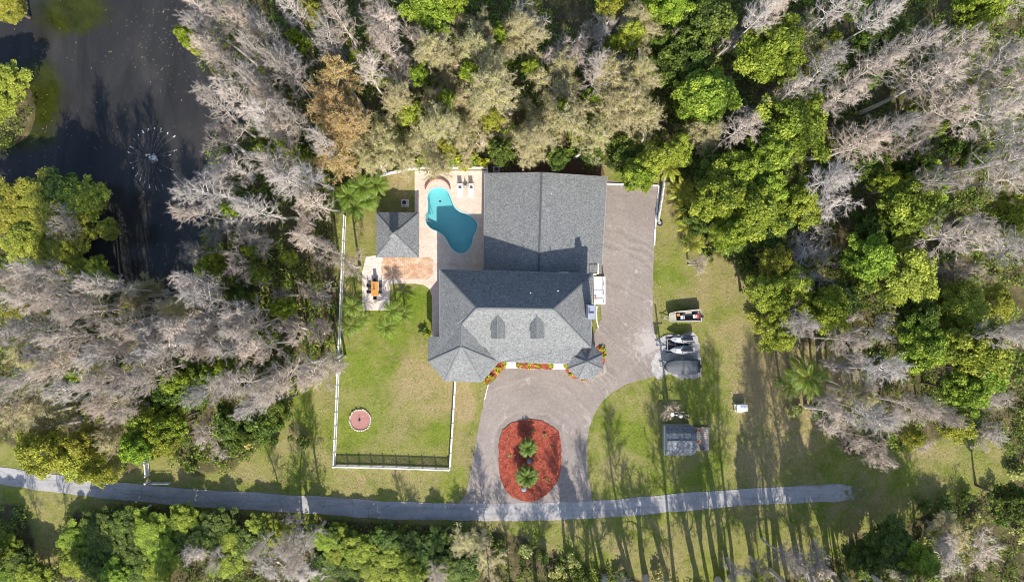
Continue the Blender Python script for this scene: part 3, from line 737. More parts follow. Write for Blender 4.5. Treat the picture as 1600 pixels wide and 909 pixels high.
for q in cs:
    d = Vector((gcx - q.x, gcy - q.y, 0)).normalized() * .7
    part(MB().box((q.x + d.x, q.y + d.y, 1.3), (.2, .2, 2.6)), 'post', M['white'], gaz)
part(MB().box((gcx, gcy - .2, .5), (2.6, .7, .9)), 'counter', M['stone'], gaz)

# ------------------------------------------------------------------ white fences
def fence(pts, h, label, group, spacing=1.85, pick=True, solid=.09):
    w = [P(*p) for p in pts]
    root = empty('picket_fence', w[0], label, 'fence', group)
    rails, pk = [], MB(); first = True
    seg = []
    for i in range(len(w) - 1):
        L = (w[i + 1] - w[i]).length; k = max(1, round(L / spacing))
        for j in range(k): seg.append((w[i].lerp(w[i + 1], j / k), w[i].lerp(w[i + 1], (j + 1) / k)))
    pm = None
    for j, (a, b) in enumerate(seg + [(seg[-1][1], None)]):
        po = MB().box((0, 0, h / 2 + .04), (.13, .13, h + .08)).box((0, 0, h + .10), (.17, .17, .05)).mesh('post', M['fence_white']) if pm is None else pm
        pm = po
        o = link('post', po, root); o.location = a - w[0]
    for a, b in seg:
        d = (b - a).normalized() * .07
        for z, hh in ((h - .06, .09), (.22, .09)):
            part(MB().bar(a + d + Vector((0, 0, z)), b - d + Vector((0, 0, z)), .16 if z < 1 else .15, hh), 'rail', M['fence_white'], root)
        L = (b - a).length; k = int(L / .125)
        for i in range(1, k):
            q = a.lerp(b, i / k); pk.bar(q + Vector((0, 0, .05)), q + Vector((0, 0, h - .11)), .03, solid) if abs((b - a).x) > abs((b - a).y) else pk.bar(q + Vector((0, 0, .05)), q + Vector((0, 0, h - .11)), solid, .035)
    if pick:
        o = part(pk, 'pickets', M['fence_white'], root); o['kind'] = 'stuff'
    return root
FG = 'white picket fences round the yard'
fence([(540.5, 338), (536, 440), (531, 560), (524, 726)], 1.25, 'long white picket fence running down the west side of the lawn', FG)
fence([(525.5, 726), (600, 727.5), (702, 731)], 1.25, 'white picket fence along the south end of the lawn casting a slatted shadow', FG)
fence([(703.5, 729.5), (708, 660), (712, 594)], 1.25, 'white picket fence between the lawn and the gravel drive', FG)
fence([(556, 290), (600, 274.5), (640, 266), (665, 264.2), (761.5, 264.2), (762, 271)], 1.25, 'white picket fence curving behind the pool deck and loungers', FG)
fence([(1036.5, 280), (1032, 312), (1026.5, 346)], 1.3, 'short white picket fence beside the northern gravel yard', FG)
fence([(229.5, 700), (232.5, 722), (234, 741)], 1.25, 'short white picket fence meeting the lane below the yellow tree', FG)
# driveway timbers, painted white
kerb = empty('white_edging', P(1030, 290), 'chalky white timber edging along the northern gravel yard', 'edging')
kp = [(947, 287.5), (975, 288.5), (1003, 289.5), (1029.5, 290.5), (1027.5, 312), (1025.5, 334), (1023.6, 356), (1022, 384)]
for a_, b_ in zip(kp, kp[1:]):
    a_, b_ = P(*a_), P(*b_); d = (b_ - a_).normalized() * .05
    part(MB().bar(a_ + d + Vector((0, 0, .11)), b_ - d + Vector((0, 0, .11)), .2, .18), 'timber', M['edge_white'], kerb)
kerb2 = empty('white_edging', P(757, 607), 'thin white edging strip between lawn and drive by the shrub bed', 'edging')
for a_, b_ in (((763, 600), (760.2, 611)), ((760, 612), (757, 624))): part(MB().bar(P(*a_) + Vector((0, 0, .08)), P(*b_) + Vector((0, 0, .08)), .11, .12), 'strip', M['edge_white'], kerb2)
kerb3 = empty('white_edging', P(932, 490), 'pale curved edging strip south of the white side landing', 'edging')
kl = smooth_line([P(*p) for p in [(932.5, 478), (931.8, 490), (932.5, 502), (935, 512)]], 2)
for a_, b_ in zip(kl, kl[1:]): part(MB().bar(a_ + Vector((0, 0, .08)), a_.lerp(b_, .97) + Vector((0, 0, .08)), .16, .12), 'strip', M['edge_white'], kerb3)
# gate by the lane
gate = empty('lane_gate', P(238, 752), 'grey white gate swung open along the lane verge', 'gate')
a_, b_ = P(239, 752.5), P(270, 752.5)
for z in (.25, .6, .95, 1.25): part(MB().bar(a_ + Vector((0, 0, z)), b_ + Vector((0, 0, z)), .05, .07), 'rail', M['steel'], gate)
for t in (0, .5, 1): part(MB().bar(a_.lerp(b_, t) + Vector((0, 0, .15)), a_.lerp(b_, t) + Vector((0, 0, 1.3)), .06), 'upright', M['steel'], gate)
for (px, py), lb in (((235, 750.5), 'white gate post on the north verge of the lane'), ((236, 789), 'white gate post on the south verge of the lane among leaves')):
    gp = empty('gate_post', P(px, py), lb, 'post', 'gate posts at the lane')
    part(MB().box(P(px, py) + Vector((0, 0, .75)), (.22, .22, 1.5)), 'shaft', M['fence_white'], gp)
    part(MB().lathe(P(px, py) + Vector((0, 0, 1.5)), [(.19, 0), (.19, .06), (.02, .2)], 4), 'finial', M['fence_white'], gp)

# ------------------------------------------------------------------ side landing with railing
ld = empty('side_landing', P(935, 455), 'white railed landing beside the east wall of the house', 'landing')
L0, L1 = P(927.5, 432), P(944, 475.5)
part(MB().box(((L0.x + L1.x) / 2, (L0.y + L1.y) / 2, .28), (L1.x - L0.x, L0.y - L1.y, .14)), 'platform', M['white'], ld)
part(MB().box(((L0.x + L1.x) / 2, (L0.y + L1.y) / 2, .1), (L1.x - L0.x - .3, L0.y - L1.y - .3, .2)), 'skirt', M['fascia'], ld)
for y in np.linspace(L0.y - .08, L1.y + .08, 4): part(MB().box((L1.x - .08, y, .8), (.1, .1, .95)), 'railing_post', M['white'], ld)
part(MB().bar((L1.x - .08, L0.y - .02, 1.3), (L1.x - .08, L1.y + .02, 1.3), .13, .07), 'handrail', M['white'], ld)
part(MB().bar((L0.x + .1, P(0, 459.5).y, .8), (L1.x - .25, P(0, 459.5).y, .8), .06, .06), 'crossrail', M['white'], ld)
part(MB().bar((L0.x + .1, L1.y + .1, 1.0), (L1.x - .15, L1.y + .1, 1.0), .08, .07), 'handrail', M['white'], ld)
part(MB().bar((L0.x + .1, L1.y + .1, .6), (L1.x - .15, L1.y + .1, .6), .06, .05), 'crossrail', M['white'], ld)
q = P(930.5, 466); pl = empty('planter_pot', (q.x, q.y, .35), 'small terracotta pot standing on the white side landing', 'pot')
part(MB().lathe((q.x, q.y, .35), [(.11, 0), (.16, .28), (.18, .3), (.18, .34)], 12), 'bowl', M['terracotta'], pl); part(MB().lathe((q.x, q.y, .66), [(.15, 0), (.08, .02)], 10), 'soil', M['soil'], pl)

# ------------------------------------------------------------------ pool furniture
def lounger(px, label):
    c = P(px, 296.5, .35); root = empty('sun_lounger', (c.x, c.y, .06), label, 'sun lounger', 'white sun loungers on the pool deck')
    def b(mb, n, m): return mb.build(n, m, root)
    b(MB().box((-.33, -.1, .27), (.06, 1.9, .06)).box((.33, -.1, .27), (.06, 1.9, .06)).box((0, -1.03, .27), (.62, .05, .06)), 'frame', M['lounge_white'])
    b(MB().box((0, -.38, .33), (.6, 1.25, .07)), 'seat', M['lounge_white'])
    b(MB().box((0, .53, .66), (.6, .07, .86), rx=R(-35)), 'backrest', M['lounge_white'])
    b(MB().box((0, .33, .62), (.46, .12, .40), rx=R(-35)), 'pillow', M['cushion'])
    for x in (-.33, .33):
        for y in (-.9, .4): b(MB().box((x, y, .12), (.05, .05, .24)), 'leg', M['lounge_white'])
    for x in (-.36, .36): b(MB().box((x, .2, .52), (.05, .5, .04)).box((x, 0, .4), (.04, .04, .22)), 'armrest', M['lounge_white'])
lounger(719, 'white sun lounger with dark pillow nearer the pool water')
lounger(736.3, 'white sun lounger with dark pillow nearer the garage wall')
c = P(727.8, 292.5); stb = empty('side_table', (c.x, c.y, .06), 'small round side table between the two white loungers', 'table')
MB().lathe((0, 0, .42), [(.33, 0), (.34, .03), (.30, .05)], 18).build('tabletop', M['tan_hull'], stb)
for k in range(3): a = 2 * PI * k / 3; MB().bar((.25 * math.cos(a), .25 * math.sin(a), 0), (.1 * math.cos(a), .1 * math.sin(a), .42), .04).build('leg', M['tan_hull'], stb)
lt = empty('table_lantern', (c.x, c.y + .02, .53), 'slim pale lantern on the round table between the loungers', 'lantern')
MB().lathe((0, 0, 0), [(.12, 0), (.13, .05), (.12, .3), (.05, .5), (.03, .62)], 10).build('body', M['boat_white'], lt); MB().lathe((0, 0, .62), [(.04, 0), (.01, .08)], 8).build('finial', M['steel'], lt)

# dining set
dc = P(585.8, 451, .6); dt = empty('dining_table', (dc.x, dc.y, .066), 'orange wooden dining table with six black chairs on the pale patio', 'table')
for k in range(5): MB().box((-.38 + .19 * k, 0, .73), (.18, 2.0, .05)).build('plank', M['orange_wood'], dt)
for x in (-.38, .38):
    for y in (-.88, .88): MB().box((x, y, .35), (.08, .08, .7)).build('leg', M['orange_wood'], dt)
MB().box((0, 0, .67), (.8, 1.85, .07)).build('apron', M['orange_wood'], dt)
vs = empty('centrepiece', (dc.x - .05, dc.y - .02, .83), 'dark vase of white twigs in the middle of the orange table', 'vase')
MB().lathe((0, 0, 0), [(.07, 0), (.11, .1), (.07, .22), (.06, .26)], 10).build('vase', M['black'], vs)
for k in range(7):
    a = k * 2.4; MB().tube([(0, 0, .22), (.1 * math.cos(a), .1 * math.sin(a), .4), (.22 * math.cos(a), .22 * math.sin(a), .5)], [.012, .012, .03], 4).build('twig', M['boat_white'] if k % 2 else M['black'], vs)
chair0 = None
def chair(px, py, rz, label):
    global chair0
    c = P(px, py, .5)
    if chair0 is None:
        r = empty('dining_chair', (0, 0, 0), label, 'chair', 'black chairs round the orange table')
        MB().box((0, 0, .44), (.46, .44, .06)).build('seat', M['black'], r)
        MB().box((0, -.22, .78), (.46, .05, .62), rx=R(8)).build('backrest', M['black'], r)
        for x in (-.2, .2):
            for y in (-.19, .19): MB().box((x, y, .205), (.04, .04, .41)).build('leg', M['black'], r)
        for x in (-.24, .24): MB().box((x, -.02, .64), (.04, .42, .03)).build('armrest', M['black'], r)
        chair0 = r
    else: r = copy_tree(chair0)
    r['label'] = label; r.location = (c.x, c.y, .066); r.rotation_euler.z = rz
for args in ((586, 437.5, PI, 'black chair at the north end of the orange table'), (586, 465, 0, 'black chair at the south end of the orange table'),
             (577.2, 446, -PI / 2, 'black chair on the west side of the orange table, northern one'), (577.2, 455.5, -PI / 2, 'black chair on the west side of the orange table, southern one'),
             (594.4, 446, PI / 2, 'black chair on the east side of the orange table, northern one'), (594.4, 455.5, PI / 2, 'black chair on the east side of the orange table, southern one')): chair(*args)

# air conditioning / pump units
def ac_unit(px, py, s, h, label):
    c = P(px, py, .4); r = empty('equipment_unit', (c.x, c.y, .0), label, 'equipment')
    MB().box((0, 0, .05), (s + .2, s + .2, .1)).build('pad', M['walk'], r); MB().box((0, 0, .1 + h / 2), (s, s, h)).build('cabinet', M['boat_white'] if px < 700 else M['grey_box'], r, bevel=.03)
    MB().lathe((0, 0, .1 + h), [(s * .36, 0), (s * .36, .02), (s * .1, .035)], 16).build('fan', M['black'], r)
    for k in range(3): MB().box((0, -s * .3 + k * s * .3, .1 + h + .05), (s * .8, .02, .02)).build('grille_bar', M['darkgrey'], r)
ac_unit(632.3, 317, .85, .7, 'white pump unit with round dark fan in the gazebo shadow')
ac_unit(775.5, 265, .75, .7, 'grey equipment box in the shade behind the garage')
pp = empty('pipe_cluster', P(791, 266), 'cluster of short white pipes behind the garage', 'pipes')
for k, (dx, dy, h) in enumerate(((-.5, .0, .5), (-.15, .1, .7), (.15, -.1, .6), (.45, .05, .45))): part(MB().tube([P(791, 266) + Vector((dx, dy, 0)), P(791, 266) + Vector((dx, dy, h))], .05, 6), 'pipe', M['boat_white'], pp)
area_sheet('bare_soil', rough_edge(polyw([(753, 240), (800, 245), (940, 255), (945, 275), (765, 275), (762, 262), (752, 262)]), .12, .5, 4), .022, M['soil'])
tag(bpy.data.objects['bare_soil'], 'strip of bare brown soil behind the garage')

# fire ring
fr_c = P(563, 656); fire = empty('fire_ring', fr_c, 'round fire ring of pale stones filled with pink brick on the lawn', 'fire pit')
part(MB().lathe((fr_c.x, fr_c.y, 0), [(1.45, 0), (1.42, .06)], 32), 'brick_bed', M['pit_brick'], fire)
for k in range(30):
    a = 2 * PI * k / 30 + .05; rr = 1.5 + rnd.uniform(-.04, .05); s = rnd.uniform(.9, 1.15)
    hh = .32 if 70 < math.degrees(a) % 360 < 190 and k % 2 else .2
    part(MB().box((fr_c.x + rr * math.cos(a), fr_c.y + rr * math.sin(a), hh / 2), (.2 * s, .26 * s, hh), a + rnd.uniform(-.2, .2)), 'stone', M['stone'], fire, bevel=.04)
sp = empty('fire_spit', fr_c + Vector((-.1, .0, .06)), 'small black iron stand in the middle of the fire ring', 'stand')
MB().lathe((0, 0, 0), [(.14, 0), (.14, .18), (.05, .2)], 10).build('pot', M['black'], sp)
MB().tube([(0, 0, .15), (.05, 0, .55), (.2, .1, .6)], .025, 5).build('hook', M['black'], sp)

# tyre by the yard
ty = P(1031, 348.5, .2); tyre = empty('spare_tyre', (ty.x, ty.y, 0), 'black tyre lying on the grass by the end of the short fence', 'tyre')
prof = [(.26, .02), (.36, .0), (.42, .06), (.42, .18), (.36, .24), (.26, .22), (.25, .12), (.26, .02)]
t_ = MB(); b0 = 0
for r_, z in prof:
    for k in range(20): a = 2 * PI * k / 20; t_.v.append((r_ * math.cos(a), r_ * math.sin(a), z + .03))
for i in range(len(prof) - 1):
    for k in range(20): j = (k + 1) % 20; t_.f.append((i * 20 + k, i * 20 + j, (i + 1) * 20 + j, (i + 1) * 20 + k))
t_.build('tyre', M['rubber'], tyre, smooth=True); MB().lathe((0, 0, .06), [(.24, 0), (.24, .1), (.1, .12)], 16).build('rim', M['grey_box'], tyre)

# ------------------------------------------------------------------ boats and trailers
def wheel(parent, x, y, r=.28, w=.18):
    t = MB().tube([(x, y - w / 2, r), (x, y + w / 2, r)], r, 14).build('wheel', M['rubber'], parent); MB().tube([(x, y - w / 2 - .01, r), (x, y + w / 2 + .01, r)], r * .5, 10).build('rim', M['steel'], t)
def trailer(px, py, length, width, label, rz=0, z=.58):
    """tongue towards -x"""
    c = P(px, py, .4); r = empty('boat_trailer', (c.x, c.y, 0), label, 'trailer', None, rz)
    h = length / 2
    for y in (-width / 2, width / 2): MB().bar((-h, y, z), (h, y, z), .08).build('frame_rail', M['steel'], r); MB().bar((-h, y, z), (-h - 1.25, 0, z), .08).build('tongue_arm', M['steel'], r)
    for x in (-h + .02, -h + 1.1, h * .3, h - .05): MB().bar((x, -width / 2, z + .01), (x, width / 2, z + .01), .07).build('cross_member', M['steel'], r)
    MB().bar((-h - 1.55, 0, z), (-h - 1.15, 0, z), .1).build('coupler', M['darkgrey'], r)
    MB().bar((-h - 1.3, 0, 0.02), (-h - 1.3, 0, z + .3), .06).build('jack', M['steel'], r)
    for y in (-width / 2 - .16, width / 2 + .16): wheel(r, h * .35, y)
    return r
# open jon boat
trailer(1069, 494.5, 3.6, 1.0, 'bare trailer frame under the open tan jon boat', R(4))
c = P(1070, 494, .9); jb = empty('jon_boat', (c.x, c.y, .63), 'open tan jon boat full of gear on a trailer, dark shadow north of it', 'boat', None, R(4))
L_, W0, W1 = 2.2, .55, .82
outer = [(-L_, -W0), (L_, -W1), (L_, W1), (-L_ + 1.0, W0 + .18), (-L_, W0)]; 
def hullpts(s, z): return [(x * s, y * s, z) for x, y in outer]
hb = MB(); bot = [(x * .94, y * .78, 0) for x, y in outer]; top = [(x, y, .62) for x, y in outer]; inn_t = [(x * .965, y * .93, .62) for x, y in outer]; inn_b = [(x * .92, y * .75, .06) for x, y in outer]
hb.poly(list(reversed(bot)))
for i in range(5):
    j = (i + 1) % 5; hb.poly([bot[i], bot[j], top[j], top[i]]); hb.poly([inn_t[i], inn_t[j], inn_b[j], inn_b[i]])
hb.poly(inn_b); hb.build('hull', M['tan_hull'], jb)
rim = MB()
for i in range(5): j = (i + 1) % 5; rim.bar(Vector(top[i]) + Vector((0, 0, .02)), Vector(top[j]).lerp(Vector(top[i]), .03) + Vector((0, 0, .02)), .1, .05)
rim.build('gunwale', M['boat_white'], jb)
MB().box((-1.72, -.02, .56), (.85, 1.0, .06)).build('bow_deck', M['tan_hull'], jb)
MB().box((.25, 0, .07), (3.0, 1.2, .03)).build('floor_mat', M['mat_shade'], jb)
for x in (-.45, 1.3): MB().box((x, -.1, .45), (.42, .5, .12)).box((x + .2, -.1, .7), (.1, .48, .45)).build('seat', M['boat_white'] if x < 0 else M['pinkish'], jb)
MB().box((-.95, .25, .35), (.4, .3, .35)).build('storage_box', M['orange_wood'], jb)
MB().box((.5, .5, .5), (.9, .3, .06)).build('bench', M['tan_hull'], jb)
fc = empty('fuel_can', (0, 0, 0), 'red fuel can in the stern of the open jon boat', 'can'); fc.location = Vector(jb.location) + Vector((1.78, .08, .09))
MB().box((0, 0, .27), (.34, .55, .52)).build('tank', M['red'], fc, bevel=.05); MB().lathe((0, .1, .53), [(.07, 0), (.06, .08)], 8).build('cap', M['black'], fc)
ob = MB().box((2.3, -.15, .65), (.3, .35, .6)).box((2.35, -.15, .2), (.15, .12, .7)).build('outboard', M['black'], jb)
# pair of personal watercraft
trailer(1062, 538.5, 3.6, 1.6, 'double trailer carrying two pale grey personal watercraft')
c = P(1057, 538.5, .5); gt = empty('ski_shade_sheet', (c.x, c.y, .04), 'black sheet standing in for shade between the two pale grey watercraft', 'tarp')
MB().box((.2, 0, .01), (3.2, 2.3, .02)).build('sheet', M['mat_shade'], gt)  # dark sheet added on the ground as painted shade between the watercraft
ski0 = None
def ski(px, py, label):
    global ski0
    c = P(px, py, .9)
    if ski0 is None:
        r = empty('watercraft', (0, 0, 0), label, 'jet ski', 'pale grey personal watercraft on a trailer')
        secs = [(-1.65, .04, .30, .42), (-1.3, .28, .16, .52), (-.7, .46, .05, .60), (0, .52, 0, .56), (.8, .52, 0, .50), (1.45, .46, .02, .46)]
        h = MB(); ring = []
        for x, w, z0, z1 in secs:
            ring.append([(x, -w * .35, z0), (x, w * .35, z0), (x, w, z0 + (z1 - z0) * .55), (x, w * .72, z1), (x, -w * .72, z1), (x, -w, z0 + (z1 - z0) * .55)])
        for a, b in zip(ring, ring[1:]):
            for k in range(6): j = (k + 1) % 6; h.poly([a[k], b[k], b[j], a[j]])
        h.poly(ring[-1]); h.poly(list(reversed(ring[0]))); h.build('hull', M['ski_grey'], r)
        s = MB(); ss = [(-.15, .14, .60, .72), (.2, .2, .55, .86), (.75, .2, .52, .80), (1.15, .17, .48, .78)]; ring = [[(x, -w, z0), (x, w, z0), (x, w * .7, z1), (x, -w * .7, z1)] for x, w, z0, z1 in ss]
        for a, b in zip(ring, ring[1:]):
            for k in range(4): j = (k + 1) % 4; s.poly([a[k], b[k], b[j], a[j]])
        s.poly(ring[-1]); s.poly(list(reversed(ring[0]))); s.build('seat', M['black'], r)
        MB().box((-.62, 0, .68), (.7, .5, .22), ry=R(-14)).build('hood', M['boat_white'], r, bevel=.06)
        MB().tube([(-.2, -.36, .98), (-.3, -.1, .95), (-.3, .1, .95), (-.2, .36, .98)], .035, 6).tube([(-.4, 0, .7), (-.3, 0, .95)], .06, 6).build('handlebar', M['black'], r)
        for y in (-.4, .4): MB().box((.7, y, .515), (1.4, .18, .03)).build('footwell', M['darkgrey'], r)
        ski0 = r
    else: r = copy_tree(ski0)
    r['label'] = label; r.location = (c.x, c.y, .68); r.scale = (1.13, 1.1, 1.1)
ski(1067, 529.5, 'pale grey jet ski next to the open tan boat')
ski(1067, 546.5, 'pale grey jet ski next to the tarp covered boat')
# tarp covered boat
trailer(1069, 571.5, 3.8, 1.5, 'trailer under the grey tarp covered boat')
c = P(1066, 572, 1.0); cb = empty('covered_boat', (c.x, c.y, .66), 'boat wrapped in a grey tarp on the white gravel pad', 'boat')
secs = [(-2.55, .25, .35, .75), (-2.1, .78, .15, .98), (-1.2, 1.10, .05, 1.10), (-.35, 1.16, 0, 1.02), (-.1, 1.17, 0, .97), (.15, 1.17, 0, 1.16), (.9, 1.15, 0, 1.22), (1.7, 1.08, 0, 1.12), (2.1, .98, .05, .92)]
h = MB(); tp = MB(); rh = []; rt = []
for x, w, z0, z1 in secs:
    rh.append([(x, -w * .5, z0), (x, w * .5, z0), (x, w * .96, z0 + .4), (x, w * .95, .62), (x, -w * .95, .62), (x, -w * .96, z0 + .4)])
    rt.append([(x, w * 1.0, .42), (x, w * 1.01, .66), (x, w * .72, .66 + (z1 - .66) * .75), (x, w * .3, z1), (x, 0, z1 + .02), (x, -w * .3, z1 - .02), (x, -w * .72, .66 + (z1 - .66) * .7), (x, -w * 1.01, .66), (x, -w * 1.0, .42)])
for a, b in zip(rh, rh[1:]):
    for k in range(6): j = (k + 1) % 6; h.poly([a[k], b[k], b[j], a[j]])
h.poly(rh[-1]); h.poly(list(reversed(rh[0]))); h.build('hull', M['boat_white'], cb)
for a, b in zip(rt, rt[1:]):
    for k in range(8): tp.poly([a[k], b[k], b[k + 1], a[k + 1]])
tp.poly(rt[-1]); tp.poly(list(reversed(rt[0])))
o = tp.build('tarp', M['tarp'], cb, smooth=False)
MB().box((2.35, 0, .55), (.5, .5, .55)).box((2.45, 0, .1), (.2, .16, .7)).build('outboard', M['black'], cb, bevel=.06)
MB().box((2.32, 0, .32), (.5, 1.8, .08)).build('swim_platform', M['darkgrey'], cb)

# ------------------------------------------------------------------ barn shed with side deck
sx0, sx1 = P(1040, 0, 2.6).x, P(1086, 0, 2.6).x
shed = empty('barn_shed', P(1055, 680), 'small barn shed with grey gambrel roof south of the boats', 'shed')
ys = [P(0, 664.5, 2.2).y, P(0, 676.5, 3.2).y, P(0, 689.5, 3.7).y, P(0, 703, 3.2).y, P(0, 711, 2.2).y]; zs = [2.2, 3.25, 3.7, 3.25, 2.2]
for i, nm in enumerate(('steep_north_roof', 'upper_north_roof', 'upper_south_roof', 'steep_south_roof')):
    part(MB().slab([(sx0, ys[i], zs[i]), (sx1, ys[i], zs[i]), (sx1, ys[i + 1], zs[i + 1]), (sx0, ys[i + 1], zs[i + 1])], .1), nm, M['shed_shingle'], shed)
part(MB().bar((sx0, ys[2], 3.74), (sx1, ys[2], 3.74), .2, .05), 'ridge_cap', M['ridge'], shed)
for x, nm in ((sx0 + .2, 'gable_wall'), (sx1 - .2, 'gable_wall')):
    q = [(ys[0] - .2, 0), (ys[4] + .2, 0), (ys[4] + .2, 2.1), (ys[3], 3.1), (ys[2], 3.55), (ys[1], 3.1), (ys[0] - .2, 2.1)]
    mb = MB(); mb.poly([(x - .06, y, z) for y, z in q]); mb.poly([(x + .06, y, z) for y, z in reversed(q)])
    for i in range(7): j = (i + 1) % 7; mb.poly([(x - .06, *q[j]), (x - .06, *q[i]), (x + .06, *q[i]), (x + .06, *q[j])])
    part(mb, nm, M['fascia'], shed)
for y in (ys[0] - .2, ys[4] + .2): part(MB().box(((sx0 + sx1) / 2, y, 1.05), (sx1 - sx0 - .55, .1, 2.1)), 'side_wall', M['fascia'], shed)
part(MB().box((sx1 - .12, ys[2], 1.0), (.06, 1.4, 1.95)), 'door', M['white'], shed)
part(MB().bar((sx0 - .02, ys[0], 2.16), (sx0 - .02, ys[4], 2.16), .06, .14), 'trim_board', M['white'], shed)
d0, d1 = P(1084, 667, .3), P(1108, 704, .3)
sd = empty('shed_deck', ((d0.x + d1.x) / 2, (d0.y + d1.y) / 2, 0), 'weathered plank deck on the east side of the barn shed', 'deck')
nb = 12
for k in range(nb):
    yy = d0.y + (d1.y - d0.y) * (k + .5) / nb; part(MB().box(((d0.x + d1.x) / 2, yy, .28), (d1.x - d0.x, abs(d1.y - d0.y) / nb - .03, .05)), 'plank', M['deck_wood'], sd)
for x in (d0.x + .1, d1.x - .1):
    for y in (d0.y - .1, d1.y + .1): part(MB().box((x, y, .125), (.12, .12, .24)), 'post', M['deck_wood'], sd)
part(MB().box(((d0.x + d1.x) / 2, d0.y - .05, .85), (d1.x - d0.x, .07, .08)), 'rail', M['deck_wood'], sd)
for x in (d0.x + .3, d1.x - .05): part(MB().box((x, d0.y - .05, .55), (.08, .069, .6)), 'rail_post', M['deck_wood'], sd)
for k, (px, py, m_, lb) in enumerate(((1092, 672, 'terracotta', 'terracotta pot at the north end of the shed deck'), (1091, 689, 'terracotta', 'terracotta pot halfway along the shed deck'), (1097, 700, 'darkgrey', 'dark grey pot at the south end of the shed deck'))):
    q = P(px, py, .6); r = empty('planter_pot', (q.x, q.y, .305), lb, 'pot'); MB().lathe((0, 0, 0), [(.2, 0), (.3, .35), (.34, .38), (.34, .44)], 14).build('bowl', M[m_], r); MB().lathe((0, 0, .41), [(.29, 0), (.1, .04)], 10).build('soil', M['soil'], r)
q = P(1090, 680, .6); bn = empty('deck_bench', (q.x, q.y, .305), 'pale weathered bench against the shed on its deck', 'bench')
MB().box((0, 0, .42), (.5, 1.1, .06)).build('seat', M['tan_hull'], bn); MB().box((-.26, 0, .7), (.06, 1.1, .5)).build('backrest', M['tan_hull'], bn)
for y in (-.45, .45): MB().box((0, y, .2), (.42, .06, .38)).build('leg', M['tan_hull'], bn)

# white cabinet on the east grass
q = P(1159.5, 637.5, 1.0); wb = empty('utility_box', (q.x, q.y, 0), 'white lidded utility box alone on the shadowed east grass', 'box', None, R(4))
MB().box((0, 0, .55), (1.35, .85, 1.0)).build('body', M['white'], wb); MB().slab([(-.75, -.5, 1.06), (.75, -.5, 1.06), (.75, .05, 1.22), (-.75, .05, 1.22)], .06).slab([(-.75, .053, 1.22), (.75, .053, 1.22), (.75, .5, 1.1), (-.75, .5, 1.1)], .06).build('lid', M['white'], wb)
MB().box((0, 0, .025), (1.5, 1.0, .05)).build('pad', M['walk'], wb); MB().box((-.1, .2, 1.2), (.22, .14, .1)).build('hatch', M['grey_box'], wb)
for k, (px, py, lb) in enumerate(((1148.3, 632.6, 'short white marker post north west of the utility box'), (1148.8, 641, 'short white marker post south west of the utility box'))):
    q = P(px, py, .6); r = empty('marker_post', (q.x, q.y, 0), lb, 'post', 'marker posts by the utility box'); MB().tube([(0, 0, 0), (0, 0, .7)], .06, 8).build('shaft', M['white'], r); MB().lathe((0, 0, .7), [(.1, 0), (.1, .05), (.02, .1)], 8).build('top', M['white'], r)

# utility pole and dish
q = P(1044, 632); up = empty('utility_pole', q, 'tall brown utility pole with two crossarms north of the shed', 'utility pole')
MB().tube([(0, 0, -.3), (0, 0, 11.2)], [.16, .10], 8).build('pole', M['wood_pole'], up)
for z, w in ((9.0, 1.3), (6.6, 1.2)):
    ca = MB().box((0, .14, z), (w, .1, .12)).build('crossarm', M['wood_pole'], up)
    for x in (-w / 2 + .1, w / 2 - .1): MB().lathe((x, .14, z + .06), [(.05, 0), (.07, .08), (.03, .18)], 8).build('insulator', M['boat_white'], ca)
tf = MB().lathe((-.38, 0, 8.0), [(.24, 0), (.26, .08), (.26, .85), (.2, .95)], 12).build('transformer', M['grey_box'], up)
q = P(1050.5, 647.5, 2.6); sd_ = empty('satellite_dish', (q.x, q.y, 0), 'round white dish on a short mast at the shed corner', 'satellite dish')
MB().tube([(0, 0, 0), (0, 0, 2.5)], .04, 6).build('mast', M['steel'], sd_)
MB().lathe((0, 0, 2.5), [(.05, 0), (.2, .06), (.27, .13), (.25, .14), (.05, .05)], 14).build('dish', M['white'], sd_)
MB().tube([(0, 0, 2.52), (.5, -.05, 2.75)], .02, 5).box((.56, -.05, 2.78), (.16, .1, .1)).build('feed_arm', M['white'], sd_)

# ------------------------------------------------------------------ pond fountain
f0 = P(241, 249, -.45); fo = empty('fountain', f0, 'pond fountain throwing thin white jets in a ring', 'fountain')
fl_ = MB().lathe((0, 0, 0), [(.5, -.05), (.55, .05), (.45, .12), (.12, .16), (.10, .4)], 16).build('float', M['darkgrey'], fo)
mb = MB(); rr_ = random.Random(4)
for k in range(26):
    a = rr_.uniform(0, 2 * PI); r_ = rr_.uniform(.15, .85); s = rr_.uniform(.10, .28); mb.box((r_ * math.cos(a) * 1.0, r_ * math.sin(a) * .8 + .1, rr_.uniform(.25, .9)), (s, s * .8, s * .6), rr_.uniform(0, 3), rr_.uniform(0, 3))
o = mb.build('foam', M['spray'], fo); o['kind'] = 'stuff'
jets = [(math.radians(a), l, f) for a, l, f in ((88, 4.3, .6), (76, 4.4, .8), (62, 4.3, 1.0), (48, 4.4, 1.0), (101, 4.3, .9), (112, 4.3, 1.0), (123, 4.2, .7), (135, 4.0, .5), (152, 3.6, .6), (165, 3.6, .7), (190, 3.3, .4), (203, 3.4, .8),
        (222, 3.4, .5), (236, 3.5, .5), (248, 3.6, .5), (260, 4.0, .6), (275, 4.2, .7), (288, 4.2, .4), (300, 2.0, .5), (22, 3.3, .7), (14, 2.3, .6), (330, 3.0, .2))]
